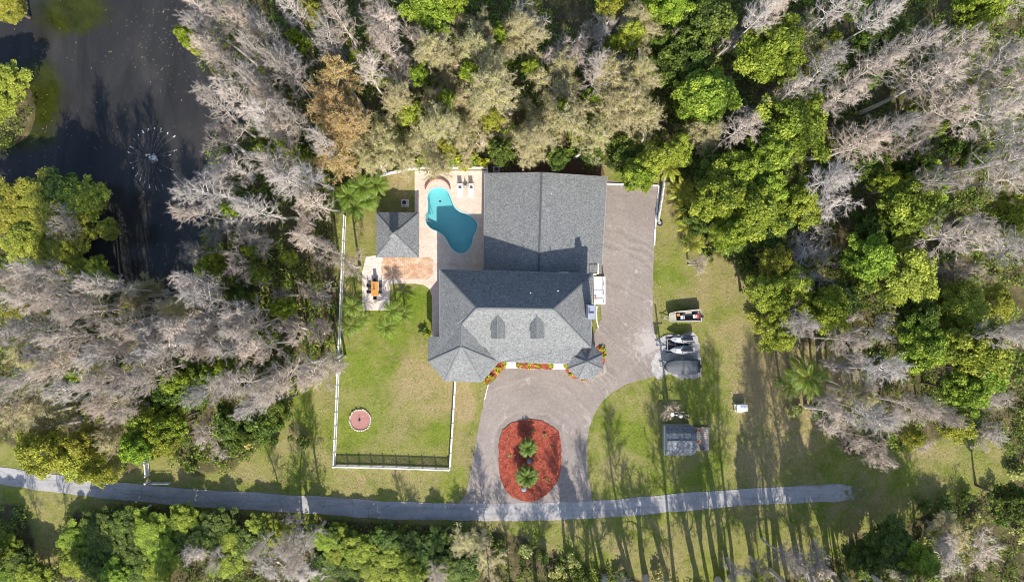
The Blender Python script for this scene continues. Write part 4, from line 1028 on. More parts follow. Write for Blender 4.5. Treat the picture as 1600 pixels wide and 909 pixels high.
for a, l, f in jets:
    pts = [(l * t * math.cos(a), l * t * math.sin(a), .45 + 2.2 * t * (1 - t) - .4 * t) for t in np.linspace(.06, 1, 9)]
    j = MB().tube(pts, [.010, .011, .012, .012, .013, .014, .016, .02, .03], 5).build('jet', M['mist'], fo)
    s = MB(); e = Vector(pts[-1])
    for k in range(5): d = e + Vector((math.cos(a), math.sin(a), 0)) * rr_.uniform(-.3, .2); w = .04 + .11 * f * rr_.random(); s.box((d.x + rr_.uniform(-.06, .06), d.y + rr_.uniform(-.06, .06), .05 + rr_.uniform(0, .1)), (w, w, .07), a, rr_.uniform(-.4, .4))
    q = s.build('splash', M['spray'], j); q['kind'] = 'stuff'

# ------------------------------------------------------------------ plant meshes
def prisms(p0, p1, r0, r1, n=3):
    p0, p1 = np.asarray(p0, float), np.asarray(p1, float); d = p1 - p0; d /= np.linalg.norm(d, axis=1, keepdims=True) + 1e-9
    ref = np.where(np.abs(d[:, 2:3]) < .9, np.array([[0, 0, 1.]]), np.array([[1., 0, 0]])); s = np.cross(d, ref); s /= np.linalg.norm(s, axis=1, keepdims=True); u = np.cross(s, d)
    N = len(p0); V = np.zeros((N, 2 * n, 3)); r0 = np.asarray(r0)[:, None]; r1 = np.asarray(r1)[:, None]
    for k in range(n):
        a = 2 * PI * k / n; o = s * math.cos(a) + u * math.sin(a); V[:, k] = p0 + o * r0; V[:, n + k] = p1 + o * r1
    b = np.arange(N)[:, None] * 2 * n; F = [np.concatenate([b + k, b + (k + 1) % n, b + n + (k + 1) % n, b + n + k], 1) for k in range(n)]
    return V.reshape(-1, 3), np.concatenate(F)
def spikes(p0, p1, r0):
    p0, p1 = np.asarray(p0, float), np.asarray(p1, float); d = p1 - p0; d /= np.linalg.norm(d, axis=1, keepdims=True) + 1e-9
    ref = np.where(np.abs(d[:, 2:3]) < .9, np.array([[0, 0, 1.]]), np.array([[1., 0, 0]])); s = np.cross(d, ref); s /= np.linalg.norm(s, axis=1, keepdims=True); u = np.cross(s, d)
    N = len(p0); V = np.zeros((N, 4, 3)); r0 = np.asarray(r0)[:, None]
    for k in range(3):
        a = 2 * PI * k / 3; V[:, k] = p0 + (s * math.cos(a) + u * math.sin(a)) * r0
    V[:, 3] = p1; b = np.arange(N)[:, None] * 4
    return V.reshape(-1, 3), np.concatenate([np.concatenate([b + k, b + (k + 1) % 3, b + 3], 1) for k in range(3)])
def leaves(c, size, r, up=.7, aspect=.55, nrm=None):
    """rhombic leaf faces at points c"""
    c = np.asarray(c); N = len(c); n = r.normal(size=(N, 3)); n /= np.linalg.norm(n, axis=1, keepdims=True)
    n[:, 2] = np.abs(n[:, 2]); n = n + np.array([0, 0, up]) + (0 if nrm is None else nrm); n /= np.linalg.norm(n, axis=1, keepdims=True)
    t = r.normal(size=(N, 3)); t -= n * (t * n).sum(1, keepdims=True); t /= np.linalg.norm(t, axis=1, keepdims=True) + 1e-9; b = np.cross(n, t)
    s = (size * r.uniform(.65, 1.35, N))[:, None]
    V = np.stack([c - t * s, c - b * s * aspect + n * s * .12, c + t * s, c + b * s * aspect + n * s * .12], 1)
    return V.reshape(-1, 3), np.arange(4 * N).reshape(N, 4)
class Bag:
    def __init__(self): self.V = []; self.G = []; self.T = []; self.n = 0
    def add(self, VF, mat, tint):
        V, F = VF; self.V.append(V); self.G.append((F + self.n, mat)); t = np.asarray(tint, float)
        self.T.append(np.full(len(V), float(t)) if t.ndim == 0 else np.repeat(t, len(V) // len(t))); self.n += len(V)
    def mesh(self, name, mats): return np_mesh(name, np.concatenate(self.V), self.G, mats, np.concatenate(self.T))

def bare_tree(seed, H, Rc, style):
    """returns trunk mesh, branch segments, twig segments"""
    r = random.Random(seed); segs = []; twigs = []
    up = Vector((0, 0, 1))
    def rv(k): return Vector((r.gauss(0, k), r.gauss(0, k), r.gauss(0, k)))
    def limb(p, d, L, rad, lev, trop):
        n = 5 if lev == 0 else (4 if lev == 1 else 2); path = [p.copy()]
        for i in range(n):
            d = (d + rv(.20 if style == 'plume' else .34) * (1 if lev else .8) + up * trop).normalized(); p = p + d * (L / n); path.append(p.copy())
            segs.append((path[-2], path[-1], rad * (1 - .75 * i / n), rad * (1 - .75 * (i + 1) / n), lev))
        return path, d
    def at(path, t):
        f = t * (len(path) - 1); i = min(int(f), len(path) - 2); return path[i].lerp(path[i + 1], f - i), (path[i + 1] - path[i]).normalized()
    def side(d):
        a = rv(1); a -= d * a.dot(d); return a.normalized()
    def foliate(path, L, n, lev):
        for _ in range(n):
            t = r.uniform(.15, 1); p, d = at(path, t); k = (d * r.uniform(.7, 1.2) + side(d) * r.uniform(.3, .9) + up * .2).normalized()
            l = L * r.uniform(.55, 1.25); twigs.append((p, p + k * l))
    trunk = [Vector((0, 0, -.4))]; d = up.copy()
    for i in range(8):
        d = (d + Vector((r.gauss(0, .05), r.gauss(0, .05), 0))).normalized(); trunk.append(trunk[-1] + d * ((H * (.97 if style == 'plume' else .42) + .4) / 8))
    if style == 'plume':
        nb = 34; g = r.uniform(0, 6)
        for i in range(nb):
            t = .56 + .43 * (i + r.random()) / nb; p, td = at(trunk, t); g += 2.4 + r.uniform(-.3, .3)
            sh = math.sqrt(max(.10, 1 - ((t - .74) / .30) ** 2)); L = Rc * sh * r.uniform(.75, 1.2); el = R(r.uniform(22, 50) + 90 * (t - .74))
            dd = Vector((math.cos(g) * math.cos(el), math.sin(g) * math.cos(el), math.sin(el)))
            path, _ = limb(p, dd, L, .040 + .034 * L / Rc, 0, .07)
            for j in range(7):
                tt = .25 + .75 * (j + r.random()) / 7; q, qd = at(path, tt); p2, _ = limb(q, (qd * .8 + side(qd) * .9 + up * .1).normalized(), L * r.uniform(.25, .42), .022, 2, .05)
                foliate(p2, .48, 14, 2)
            foliate(path, .5, 5, 1)
    else:
        for i in range(6):
            g = i * 2 * PI / 6 + r.uniform(-.4, .4); el = R(r.uniform(22, 62)); p, td = at(trunk, r.uniform(.72, 1))
            L = Rc * r.uniform(.95, 1.25); path, dl = limb(p, Vector((math.cos(g) * math.cos(el), math.sin(g) * math.cos(el), math.sin(el))), L, .13, 0, .03)
            for j in range(8):
                tt = .2 + .8 * (j + r.random()) / 8; q, qd = at(path, tt); L2 = L * r.uniform(.35, .6) * (1.1 - .4 * tt)
                p2, _ = limb(q, (qd * .6 + side(qd) * .9 + up * .12).normalized(), L2, .058, 1, .05)
                for k in range(6):
                    t3 = .2 + .8 * (k + r.random()) / 6; q3, d3 = at(p2, t3); p3, _ = limb(q3, (d3 * .7 + side(d3) * .9 + up * .1).normalized(), L2 * r.uniform(.3, .5), .024, 2, .05)
                    foliate(p3, .58, 12, 2)
    return trunk, segs, twigs

def trunk_mesh(name, path, r0, r1, mat):
    return MB().tube(path, [r0 + (r1 - r0) * (i / (len(path) - 1)) ** .8 + (.12 * r0 if i == 0 else 0) for i in range(len(path))], 8).mesh(name, mat)

def bare_variant(seed, H, Rc, style, mats, tintshift=0, budn=0, budsize=.1, keep=1.0):
    trunk, segs, tw = bare_tree(seed, H, Rc, style); r = np.random.default_rng(seed); bag = Bag()
    tw = [t for t in tw if r.random() < keep]
    bag.add(prisms([s[0] for s in segs], [s[1] for s in segs], [s[2] for s in segs], [s[3] for s in segs], 3), 0, np.clip(r.normal(.75, .12, len(segs)), 0, 1))
    p0 = np.array([t[0] for t in tw]); p1 = np.array([t[1] for t in tw])
    bag.add(spikes(p0, p1, r.uniform(.008, .016, len(tw))), 0, np.clip(r.normal(.5 + tintshift, .2, len(tw)), 0, 1))
    # side shoots on every twig
    dd = p1 - p0; L = np.linalg.norm(dd, axis=1, keepdims=True)
    for f in (.35, .6):
        m = p0 + dd * f; sh = r.normal(size=dd.shape) * L * .36
        bag.add(spikes(m, m + dd * .45 + sh, r.uniform(.006, .011, len(tw))), 0, np.clip(r.normal(.5 + tintshift, .2, len(tw)), 0, 1))
    if budn:
        k = r.integers(0, len(tw), budn); c = p0[k] + (p1[k] - p0[k]) * r.uniform(.3, 1.1, (budn, 1)) + r.normal(0, .1, (budn, 3))
        bag.add(leaves(c, budsize, r, .5, .6), 1, np.clip(r.normal(.5, .25, budn), 0, 1))
    return (trunk_mesh('trunk', trunk, .22 if style == 'plume' else .34, .04 if style == 'plume' else .16, M['trunk_grey']), bag.mesh('crown', mats), H, Rc)

def leafy_variant(seed, H, Rc, mats, nclump, nleaf, lsize, flat=.62, ragged=.3):
    r = np.random.default_rng(seed); bag = Bag(); zc = H * .62
    # boughs
    p0, p1, ra, rb = [], [], [], []; cl = []
    for i in range(nclump):
        g = i * 2.39996 + r.uniform(-.4, .4); f = math.sqrt((i + .5) / nclump); el = math.acos(min(1, f)) if True else 0
        rad = Rc * (f ** .9) * r.uniform(1 - ragged, 1.1) * (1 + .16 * math.sin(3 * g + seed) + .1 * math.sin(5 * g + 2 * seed)); z = zc + (H - zc) * math.sqrt(max(0, 1 - (f * .93) ** 2)) * r.uniform(.72, 1.06) - .25 * Rc * f * r.uniform(0, 1)
        c = np.array([rad * math.cos(g), rad * math.sin(g), z]); cs = Rc * r.uniform(.10, .28); cl.append((c, cs))
        k = np.array([0, 0, H * .38 + r.uniform(-.5, .5)]); m = k * .45 + c * .55 + r.normal(0, .25, 3) - np.array([0, 0, .25 * Rc * .4])
        p0 += [k, m]; p1 += [m, c]; ra += [.11, .06]; rb += [.06, .02]
    bag.add(prisms(p0, p1, ra, rb, 4), 1, .5)
    for c, cs in cl:
        n = int(nleaf * (cs / (Rc * .21)) ** 2); d = r.normal(size=(n, 3)); d /= np.linalg.norm(d, axis=1, keepdims=True); d[:, 2] = np.where(d[:, 2] < -.25, -d[:, 2], d[:, 2])
        rad = cs * r.uniform(.45, 1.12, (n, 1)); pts = c + d * rad * np.array([1, 1, flat])
        clt = r.normal(0, .16)
        bag.add(leaves(pts, lsize, r, .25, .5, d * .5), 0, np.clip(r.normal(.5 + clt, .2, n), 0, 1))
    # inner leaves
    n = nleaf * 8; a = r.uniform(0, 2 * PI, n); f = np.sqrt(r.random(n)) * Rc * .85
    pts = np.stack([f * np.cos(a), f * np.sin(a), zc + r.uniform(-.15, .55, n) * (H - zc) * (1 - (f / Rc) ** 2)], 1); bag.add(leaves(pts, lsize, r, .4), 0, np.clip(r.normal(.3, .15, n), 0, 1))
    path = [Vector((0, 0, -.4)), Vector((.05, .03, H * .2)), Vector((-.05, .06, H * .42)), Vector((0.05, 0, H * .62))]
    return (trunk_mesh('trunk', path, .24, .09, M['trunk_brown']), bag.mesh('crown', mats), H, Rc)

VAR = {
 'B': [bare_variant(100 + i, 19, 3.0, 'plume', [M['twig']], .02 * i) for i in range(5)],
 'W': [bare_variant(200 + i, 15, 4.0, 'oak', [M['twig']], .08, keep=1.0) for i in range(4)],
 'O': [bare_variant(300 + i, 13, 3.1, 'plume' if i % 2 else 'oak', [M['twig_tan'], M['leaf_tan']], .1, 4600, .072, 1.0) for i in range(4)],
 'R': [bare_variant(400 + i, 15, 3.0, 'plume', [M['twig_tan'], M['leaf_rust']], .0, 6000, .085, .9) for i in range(2)],
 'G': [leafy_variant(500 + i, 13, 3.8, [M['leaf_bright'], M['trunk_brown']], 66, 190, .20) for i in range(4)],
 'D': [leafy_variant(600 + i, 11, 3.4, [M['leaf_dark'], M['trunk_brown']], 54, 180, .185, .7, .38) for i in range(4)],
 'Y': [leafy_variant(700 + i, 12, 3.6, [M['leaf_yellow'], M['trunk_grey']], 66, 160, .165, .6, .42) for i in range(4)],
}
INFO = {'B': ('bare_tree', (17, 22), 'bare grey tree', 'bare grey trees of the woods'), 'W': ('bare_tree', (13, 17), 'pale spreading bare tree', 'pale spreading bare trees'),
        'O': ('budding_tree', (11, 15), 'tan olive budding tree', 'tan olive budding trees'), 'R': ('rusty_cypress', (13, 16), 'rust coloured cypress', 'rust coloured cypresses'),
        'G': ('leafy_tree', (11, 15), 'bright green leafy tree', 'bright green leafy trees'), 'D': ('leafy_tree', (8, 12), 'dark green leafy tree', 'dark green leafy trees'),
        'Y': ('leafy_tree', (10, 14), 'yellow green leafy tree', 'yellow green leafy trees')}
TREES = '''
B 320 20 32;B 340 46 28;B 366 20 30;B 379 36 28;B 409 36 26;B 359 106 32;B 330 86 26;B 399 89 26;B 449 96 30;B 458 129 32;B 396 132 30;B 415 158 30;B 376 165 32;B 409 188 32;W 338 214 44;W 352 258 54;W 322 280 30;B 432 211 30;B 458 191 25;
B 495 231 22;B 442 261 34;B 485 270 28;W 511 79 36;B 528 40 32;B 498 56 26;B 574 20 34;B 590 42 30;W 646 66 46;B 610 80 30;W 617 109 38;B 574 109 26;W 670 50 34;R 511 172 40;R 544 142 32;R 551 185 32;R 524 211 30;R 538 254 34;G 673 17 34;
Y 485 26 20;O 683 238 26;Y 700 235 14;D 478 238 20;O 597 211 36;O 650 211 36;O 584 252 28;O 630 238 26;O 673 185 32;O 690 139 30;O 607 155 26;O 560 225 22;B 455 20 28;B 430 65 24;D 440 140 18;
G 706 6 20;O 760 56 28;O 743 26 26;W 822 25 34;W 885 53 58;W 964 33 48;G 1030 10 30;O 1017 66 32;W 1061 46 15;O 730 82 34;O 776 109 34;O 726 132 34;O 799 145 38;O 845 73 30;O 868 125 38;B 924 122 26;O 964 106 30;O 997 106 26;O 898 158 36;O 842 185 32;O 753 172 30;O 750 205 34;
O 720 208 30;O 815 228 28;O 858 208 28;O 938 185 34;O 990 162 35;O 1017 145 26;O 984 205 34;O 905 228 30;O 1023 198 25;D 783 238 20;D 872 249 18;D 924 240 18;D 977 243 30;G 994 275 26;Y 1013 259 26;Y 1056 238 24;D 1063 76 32;D 1043 109 28;G 1080 158 30;O 700 95 28;O 800 60 26;
G 1043 13 26;D 1099 40 42;D 1033 66 22;W 1152 36 30;B 1195 20 34;B 1185 13 28;G 1201 86 48;G 1102 155 42;D 1076 99 36;O 1261 52 42;B 1280 116 36;W 1185 168 34;B 1231 142 20;B 1155 211 30;G 1238 198 50;W 1238 251 24;G 1195 248 36;G 1145 274 36;D 1115 275 34;O 1096 211 30;O 1082 195 22;
B 1216 13 26;B 1309 16 36;B 1365 20 30;D 1385 50 32;G 1523 16 34;B 1580 13 32;B 1438 56 28;B 1372 99 40;B 1315 158 36;B 1438 129 50;B 1497 82 36;B 1546 92 42;B 1576 142 32;B 1464 178 42;B 1385 195 26;B 1329 218 44;B 1411 228 32;B 1537 188 44;B 1556 248 42;B 1474 271 28;B 1306 280 40;B 1593 198 24;B 1590 277 32;
G 1431 168 14;G 1398 211 14;Y 1504 148 18;G 1438 290 30;D 1350 255 26;D 1420 260 24;D 1490 225 22;D 1350 60 22;
W 1299 323 40;G 1418 326 46;D 1365 360 36;B 1490 359 46;W 1276 392 46;W 1266 438 30;Y 1405 432 48;W 1405 435 36;W 1517 422 36;B 1570 376 44;G 1563 340 30;Y 1497 472 36;Y 1546 472 26;D 1299 471 40;G 1348 406 36;Y 1210 409 26;Y 1210 508 26;Y 1233 445 30;G 1282 485 30;W 1339 505 28;W 1385 518 28;
B 1322 534 30;B 1259 514 28;D 1428 495 28;Y 1484 485 30;G 1438 538 36;G 1517 544 42;B 1556 524 28;B 1590 511 30;G 1530 580 36;W 1332 574 34;O 1315 600 22;B 1372 590 30;Y 1190 455 26;G 1205 470 22;Y 1215 530 20;G 1170 330 40;G 1120 310 38;D 1150 360 34;D 1205 350 34;G 1190 300 34;D 1090 340 24;W 1100 410 18;G 1240 320 34;G 1135 365 26;
W 1353 620 36;W 1319 658 42;B 1350 650 34;W 1395 661 42;W 1390 712 30;W 1455 698 24;B 1458 637 26;G 1500 610 30;Y 1485 660 26;W 1560 620 36;W 1574 685 26;D 1390 850 40;G 1431 872 26;D 1350 870 30;O 1499 835 34;W 1489 882 46;W 1545 865 34;W 1268 892 40;W 1300 882 30;W 1417 899 28;D 1580 780 26;B 1430 645 28;W 1345 688 30;Y 1420 680 16;
Y 15 10 30;Y 5 140 40;Y 15 325 46;Y 68 321 40;D 102 299 30;Y 135 312 34;Y 116 360 36;Y 85 340 36;Y 44 377 38;Y 97 391 34;Y 172 358 16;Y 121 423 22;Y 152 416 16;W 75 350 30;
B 15 415 30;B 73 435 30;B 126 450 30;B 169 459 26;B 60 480 30;B 24 461 28;O 198 460 26;
B 340 299 35;W 308 388 44;W 347 340 36;W 376 365 40;B 400 319 30;B 448 295 30;W 456 340 28;B 468 382 20;W 497 389 26;W 536 412 30;B 494 309 26;W 359 415 26;W 383 432 24;B 313 449 28;W 277 468 34;B 323 481 28;W 292 440 28;B 335 175 26;B 318 340 24;W 240 480 22;O 212 455 22;Y 165 440 18;B 376 490 28;W 429 461 22;W 487 462 26;G 342 411 14;D 381 464 22;G 402 391 14;G 448 481 16;
B 25 517 28;B 71 505 32;B 139 495 36;B 117 535 28;B 77 551 28;B 102 557 26;B 169 538 28;B 231 520 30;W 262 541 32;B 256 508 28;B 197 581 30;B 246 581 26;B 123 600 30;B 163 628 28;B 191 634 24;B 18 603 28;B 18 634 26;O 86 631 30;O 55 677 36;O 46 652 30;Y 77 702 34;Y 129 714 34;Y 166 730 24;Y 142 690 28;O 172 665 24;W 117 680 22;
G 234 652 26;G 228 690 26;G 262 671 28;D 271 609 30;G 286 594 22;D 250 640 26;G 135 523 12;G 135 578 12;Y 262 692 20;O 20 560 26;O 95 480 24;Y 225 560 20;O 210 535 24;O 40 425 26;Y 30 480 18;O 290 500 22;O 120 570 22;Y 190 610 20;B 200 500 26;B 50 455 24;O 150 575 24;B 60 590 26;B 185 545 24;B 215 610 24;
B 275 505 30;B 324 498 28;B 361 511 32;B 386 498 28;W 447 520 34;W 484 523 28;B 404 548 30;B 321 548 30;B 275 548 30;B 367 554 28;B 447 582 34;B 423 594 28;B 490 569 30;W 503 585 24;B 379 603 38;B 346 603 28;B 398 625 24;W 512 566 26;D 305 594 30;G 361 548 14;G 370 579 18;D 296 612 28;G 268 659 26;W 321 680 34;
D 367 659 28;D 416 655 28;D 435 630 24;D 395 676 18;B 240 550 26;B 300 520 24;
G 10 855 22;D 30 875 26;G 117 840 22;G 122 875 24;D 160 822 28;D 195 812 24;G 235 825 28;G 250 838 24;D 175 850 34;D 207 865 34;G 287 807 22;D 275 840 30;G 255 864 26;D 345 819 28;G 365 847 28;D 325 840 28;W 290 872 26;W 332 882 24;G 180 897 24;G 250 885 24;G 355 877 24;G 8 895 24;G 57 900 24;D 225 890 28;D 150 880 26;
Y 422 827 22;Y 405 819 18;Y 450 834 18;W 462 850 40;W 425 880 40;W 475 887 34;G 515 844 20;G 532 830 16;G 560 860 28;G 525 865 22;D 510 885 26;G 580 882 24;G 615 867 24;D 640 858 28;D 665 868 28;D 717 852 26;D 720 887 28;O 757 857 28;O 760 885 24;D 690 880 24;D 390 845 26;D 605 840 22;G 490 832 16;D 550 890 24;G 640 890 24;D 680 845 20;
G 352 60 12;G 425 110 14;G 300 62 14;Y 312 75 13;G 470 70 14;G 545 60 14;Y 560 95 12;G 420 235 13;G 455 225 14;G 365 330 12;G 330 420 14;G 410 430 13;Y 455 405 12;G 300 560 13;G 420 530 13;G 340 580 14;Y 410 600 13;G 1290 70 14;G 1345 130 14;G 1400 90 13;G 1450 205 13;G 1510 200 16;G 1520 250 16;G 1370 285 16;G 1560 110 13;G 1330 20 13;Y 1265 100 15;G 780 60 14;G 735 115 13;G 830 110 13;G 880 175 15;G 925 160 14;Y 770 190 18;Y 930 190 16;G 700 160 13;G 955 75 14;Y 950 15 20;Y 985 60 20;G 655 120 14;G 590 125 12;Y 640 180 18;G 900 205 14;W 1157 897 24;W 1194 893 24;B 1230 880 26
'''
LAND = [('the pond fountain', 241, 249), ('the gazebo', 620, 366), ('the swimming pool', 705, 345), ('the garage', 850, 345), ('the house', 800, 500), ('the fire ring', 563, 656), ('the mulch island', 827, 718), ('the utility pole', 1044, 625),
        ('the barn shed', 1063, 688), ('the covered boat', 1065, 571), ('the utility box', 1159, 637), ("the lane's east end", 1325, 770), ('the dining table', 586, 451), ('the spare tyre', 1031, 348), ('the lane gate', 240, 752),
        ('the rusty cypresses', 530, 195), ('the wide green palm', 1262, 588), ("the lawn fence's south corner", 524, 726), ('the sun loungers', 727, 290), ('the open jon boat', 1070, 494)]
W16 = ['east', 'east north east', 'north east', 'north north east', 'north', 'north north west', 'north west', 'west north west', 'west', 'west south west', 'south west', 'south south west', 'south', 'south south east', 'south east', 'east south east']
ORD = 'first second third fourth fifth sixth seventh eighth ninth tenth eleventh twelfth thirteenth fourteenth fifteenth'.split()
def assign_labels(rows):
    """rows: (key, what, px, py); the label counts outward from a landmark along one of sixteen winds"""
    by = {}
    for key, what, px, py in rows:
        l = min(LAND, key=lambda l: (l[1] - px) ** 2 + (l[2] - py) ** 2); d = math.hypot(l[1] - px, l[2] - py)
        w = W16[round(math.atan2(l[2] - py, px - l[1]) / (PI / 8)) % 16]; by.setdefault((what, l[0], w), []).append((d, key))
    out = {}
    for (what, l, w), v in by.items():
        v.sort(key=lambda t: t[0])
        for i, (d, key) in enumerate(v):
            out[key] = f'{what} {w} of {l}' if len(v) == 1 else f'{ORD[i]} {what} {w} of {l}'
    return out
def put_tree(kind, px, py, r, base=None, h=None, label=None, tk=1.3):
    name, (h0, h1), desc, grp = INFO[kind]; v = rnd.choice(VAR[kind]); tm, cm, H, Rc = v
    if h is None:
        h = rnd.uniform(h0, h1) * (.72 + .28 * min(1, r / 28))
        if py > 795 and px < 800: h = rnd.uniform(2.8, 4.4) if kind in 'DGYO' else rnd.uniform(6, 11)
        elif py > 780: h *= .6
        if px < 200 and py < 440 and kind in 'YD': h = rnd.uniform(5, 6.5)
    zc = h * (.76 if kind in 'B' else .68)
    loc = P(px, py, zc) if base is None else Vector(base); sxy = r / PPM * (1 - zc / CAMH) / Rc * ({'B': .93, 'W': .92, 'O': 1.15}.get(kind, 1.04)); sz = h / H
    e = empty(name, (loc.x, loc.y, 0), label, 'tree', grp, rnd.uniform(0, 2 * PI)); e.scale = (sxy, sxy * rnd.uniform(.92, 1.08), sz)
    o = link('trunk', tm, e); o.scale = (tk, tk, 1); link('crown', cm, e); return e
ROWS = [(k, float(a), float(b), float(c)) for k, a, b, c in (t.split() for t in TREES.replace('\n', '').split(';') if t.strip())]
# trees along and just south of the frame whose long shadows cross the lane
EXTRA = []
for (px, py, k, r_, h) in [(560, 935, 'D', 26, 6), (652, 905, 'B', 18, 11.5), (668, 915, 'B', 22, 11), (688, 868, 'B', 20, 7.5), (765, 925, 'B', 26, 15.5), (800, 940, 'B', 22, 13), (842, 930, 'W', 34, 14), (868, 955, 'B', 26, 15), (893, 940, 'B', 30, 17), (925, 925, 'W', 40, 16), (950, 955, 'B', 30, 20), (983, 915, 'W', 38, 17), (1001, 955, 'B', 34, 22),
        (1046, 930, 'W', 44, 19), (1060, 950, 'B', 34, 23), (1092, 915, 'W', 40, 20), (1112, 940, 'B', 34, 25), (1140, 900, 'B', 30, 25), (1152, 935, 'B', 36, 27), (1180, 925, 'W', 44, 22), (1204, 890, 'B', 32, 25), (1218, 935, 'B', 32, 28), (1248, 880, 'B', 34, 26), (1262, 925, 'B', 36, 27), (1300, 900, 'W', 46, 20), (1322, 935, 'B', 36, 24), (1350, 930, 'D', 38, 19), (1385, 910, 'D', 38, 17), (1412, 930, 'D', 36, 16), (1010, 902, 'W', 42, 17), (1122, 905, 'W', 44, 21), (1215, 905, 'W', 46, 22), (1088, 925, 'B', 40, 22), (945, 900, 'W', 34, 13), (1258, 903, 'D', 17, 15), (1292, 895, 'D', 19, 13), (1184, 908, 'D', 14, 15), (1316, 900, 'D', 18, 12), (1440, 925, 'B', 26, 17), (905, 915, 'D', 15, 13), (1108, 930, 'D', 15, 18), (1194, 940, 'D', 15, 19), (1276, 930, 'D', 16, 20), (1308, 925, 'D', 18, 19), (1130, 915, 'B', 42, 24), (1240, 940, 'B', 44, 27), (1335, 880, 'B', 36, 20),
        (508, 815, 'B', 24, 15), (473, 812, 'B', 20, 12), (448, 818, 'B', 18, 11), (530, 822, 'D', 14, 3.6), (430, 822, 'D', 16, 4.2), (300, 930, 'D', 30, 11), (180, 930, 'D', 30, 12), (112, 905, 'B', 20, 15), (75, 915, 'B', 18, 14), (10, 930, 'D', 28, 12), (20, 850, 'D', 30, 7)]:
    EXTRA.append((k, px, py, r_, h))

def size_word(r): return 'broad ' if r >= 38 else ('small ' if r <= 20 else '')
TLAB = assign_labels([(('t', i), size_word(r_) + INFO[k][2], a, b) for i, (k, a, b, r_) in enumerate(ROWS)] + [(('x', i), size_word(r_) + INFO[k][2], a, b) for i, (k, a, b, r_, h) in enumerate(EXTRA)])
for i, (k, a, b, r_) in enumerate(ROWS): put_tree(k, a, b, r_, label=TLAB['t', i])
for i, (k, a, b, r_, h) in enumerate(EXTRA): put_tree(k, a, b, r_, base=(P(a, b).x, P(a, b).y, 0), h=h, label=TLAB['x', i], tk=1.9 if (a > 830 or 440 < a < 520) and k in 'BW' else 1)
# small dead tree by the pole
v = bare_variant(900, 5, 2.0, 'oak', [M['twig_tan']], .2, keep=.12)
q = P(1047, 640, 3.2); e = empty('dead_tree', (q.x, q.y, 0), 'small leafless tan tree standing north of the barn shed', 'tree'); e.scale = (.72, .72, .9)
link('trunk', v[0], e); link('crown', v[1], e)

# ------------------------------------------------------------------ palms, built frond by frond
def frond_mesh(L, droop, n, lw, ll, seed, mat):
    r = np.random.default_rng(seed); bag = Bag(); pts = []
    for i in range(9):
        t = i / 8; pts.append(np.array([L * t * (1 - .12 * t), 0, L * (.42 * t - droop * t * t)]))
    pts = np.array(pts); bag.add(prisms(pts[:-1], pts[1:], np.linspace(.03, .012, 8), np.linspace(.027, .008, 8)), 0, .75)
    V = []
    for i in range(n):
        t = .16 + .84 * i / (n - 1); f = t * 8; k = min(int(f), 7); p = pts[k] + (pts[k + 1] - pts[k]) * (f - k); d = pts[k + 1] - pts[k]; d /= np.linalg.norm(d)
        for s in (-1, 1):
            l = ll * math.sin(PI * (.12 + .83 * t)) ** .6 * r.uniform(.85, 1.1); dirn = d * .65 + np.array([0, s * .8, -.22 + r.uniform(-.12, .12)]); dirn /= np.linalg.norm(dirn)
            w = d * lw; V += [p - w * .6, p + dirn * l * .5 + w * .9, p + dirn * l, p + dirn * l * .5 - w * .9]
    V = np.array(V); N = len(V) // 4; bag.add((V, np.arange(4 * N).reshape(N, 4)), 0, np.clip(r.normal(.5, .2, N), 0, 1))
    return bag.mesh('frond', [mat])
FR = [frond_mesh(2.1, .55 + .12 * i, 22, .045, .55, 40 + i, M['leaf_sago']) for i in range(3)]
FS = [frond_mesh(1.25, .35 + .12 * i, 22, .028, .26, 50 + i, M['leaf_cycad']) for i in range(3)]
FY = [frond_mesh(2.4, .5 + .12 * i, 20, .06, .6, 60 + i, M['leaf_yellow']) for i in range(2)]
def palm(px, py, h, nf, meshes, sc, label, cat='palm', name='palm_tree', group=None, tiers=1.0):
    q = P(px, py, h); e = empty(name, (q.x, q.y, 0), label, cat, group, rnd.uniform(0, 6))
    path = [Vector((0, 0, -.3)), Vector((.04, .02, h * .4)), Vector((0, 0, h))]
    MB().tube(path, [.19 * sc, .14 * sc, .15 * sc], 8).build('trunk', M['palm_trunk'], e)
    for i in range(nf):
        o = link('frond', meshes[i % len(meshes)], e); t = (i + .5) / nf; o.location = (0, 0, h - .02)
        o.rotation_euler = (0, R(-48 + 62 * t * tiers + rnd.uniform(-7, 7)), i * 2.39996 + rnd.uniform(-.2, .2)); s = sc * rnd.uniform(.85, 1.1) * (.75 + .3 * t); o.scale = (s, s, s)
PG = 'palms beside the dining patio'
palm(550, 478, 3.2, 18, FR, .95, 'palm just west of the dining patio beside the fence', group=PG)
palm(549, 509, 2.8, 18, FR, .95, 'palm south west of the dining patio beside the fence', group=PG)
palm(613, 485, 3.8, 18, FR, .9, 'palm at the south east corner of the dining patio', group=PG)
palm(603, 511, 3.0, 18, FR, .95, 'palm on the lawn farthest south of the dining patio', group=PG)
palm(630, 490, 2.4, 16, FR, .85, 'low palm on the lawn east of the dining patio palms', group=PG)
palm(568, 497, 1.8, 14, FR, .7, 'small palm on the grass between the two fence side palms', group=PG)
for px, py, h, s, lb in ((565, 292, 3.2, 1.15, 'lush palm clump touching the fence curve north of the gazebo'), (588, 288, 3.0, 1.0, 'lush palm clump nearest the brown patch north of the gazebo'), (545, 305, 3.0, 1.15, 'lush palm clump nearest the rusty cypress'),
                         (528, 316, 2.8, 1.0, 'westmost lush palm clump near the fence end'), (555, 322, 2.6, 1.05, 'lush palm clump just south of the fence curve'), (575, 310, 2.6, 1.0, 'lush palm clump north west of the gazebo roof')):
    palm(px, py, h, 30, FR, s, lb, group='lush palm clumps north west of the gazebo')
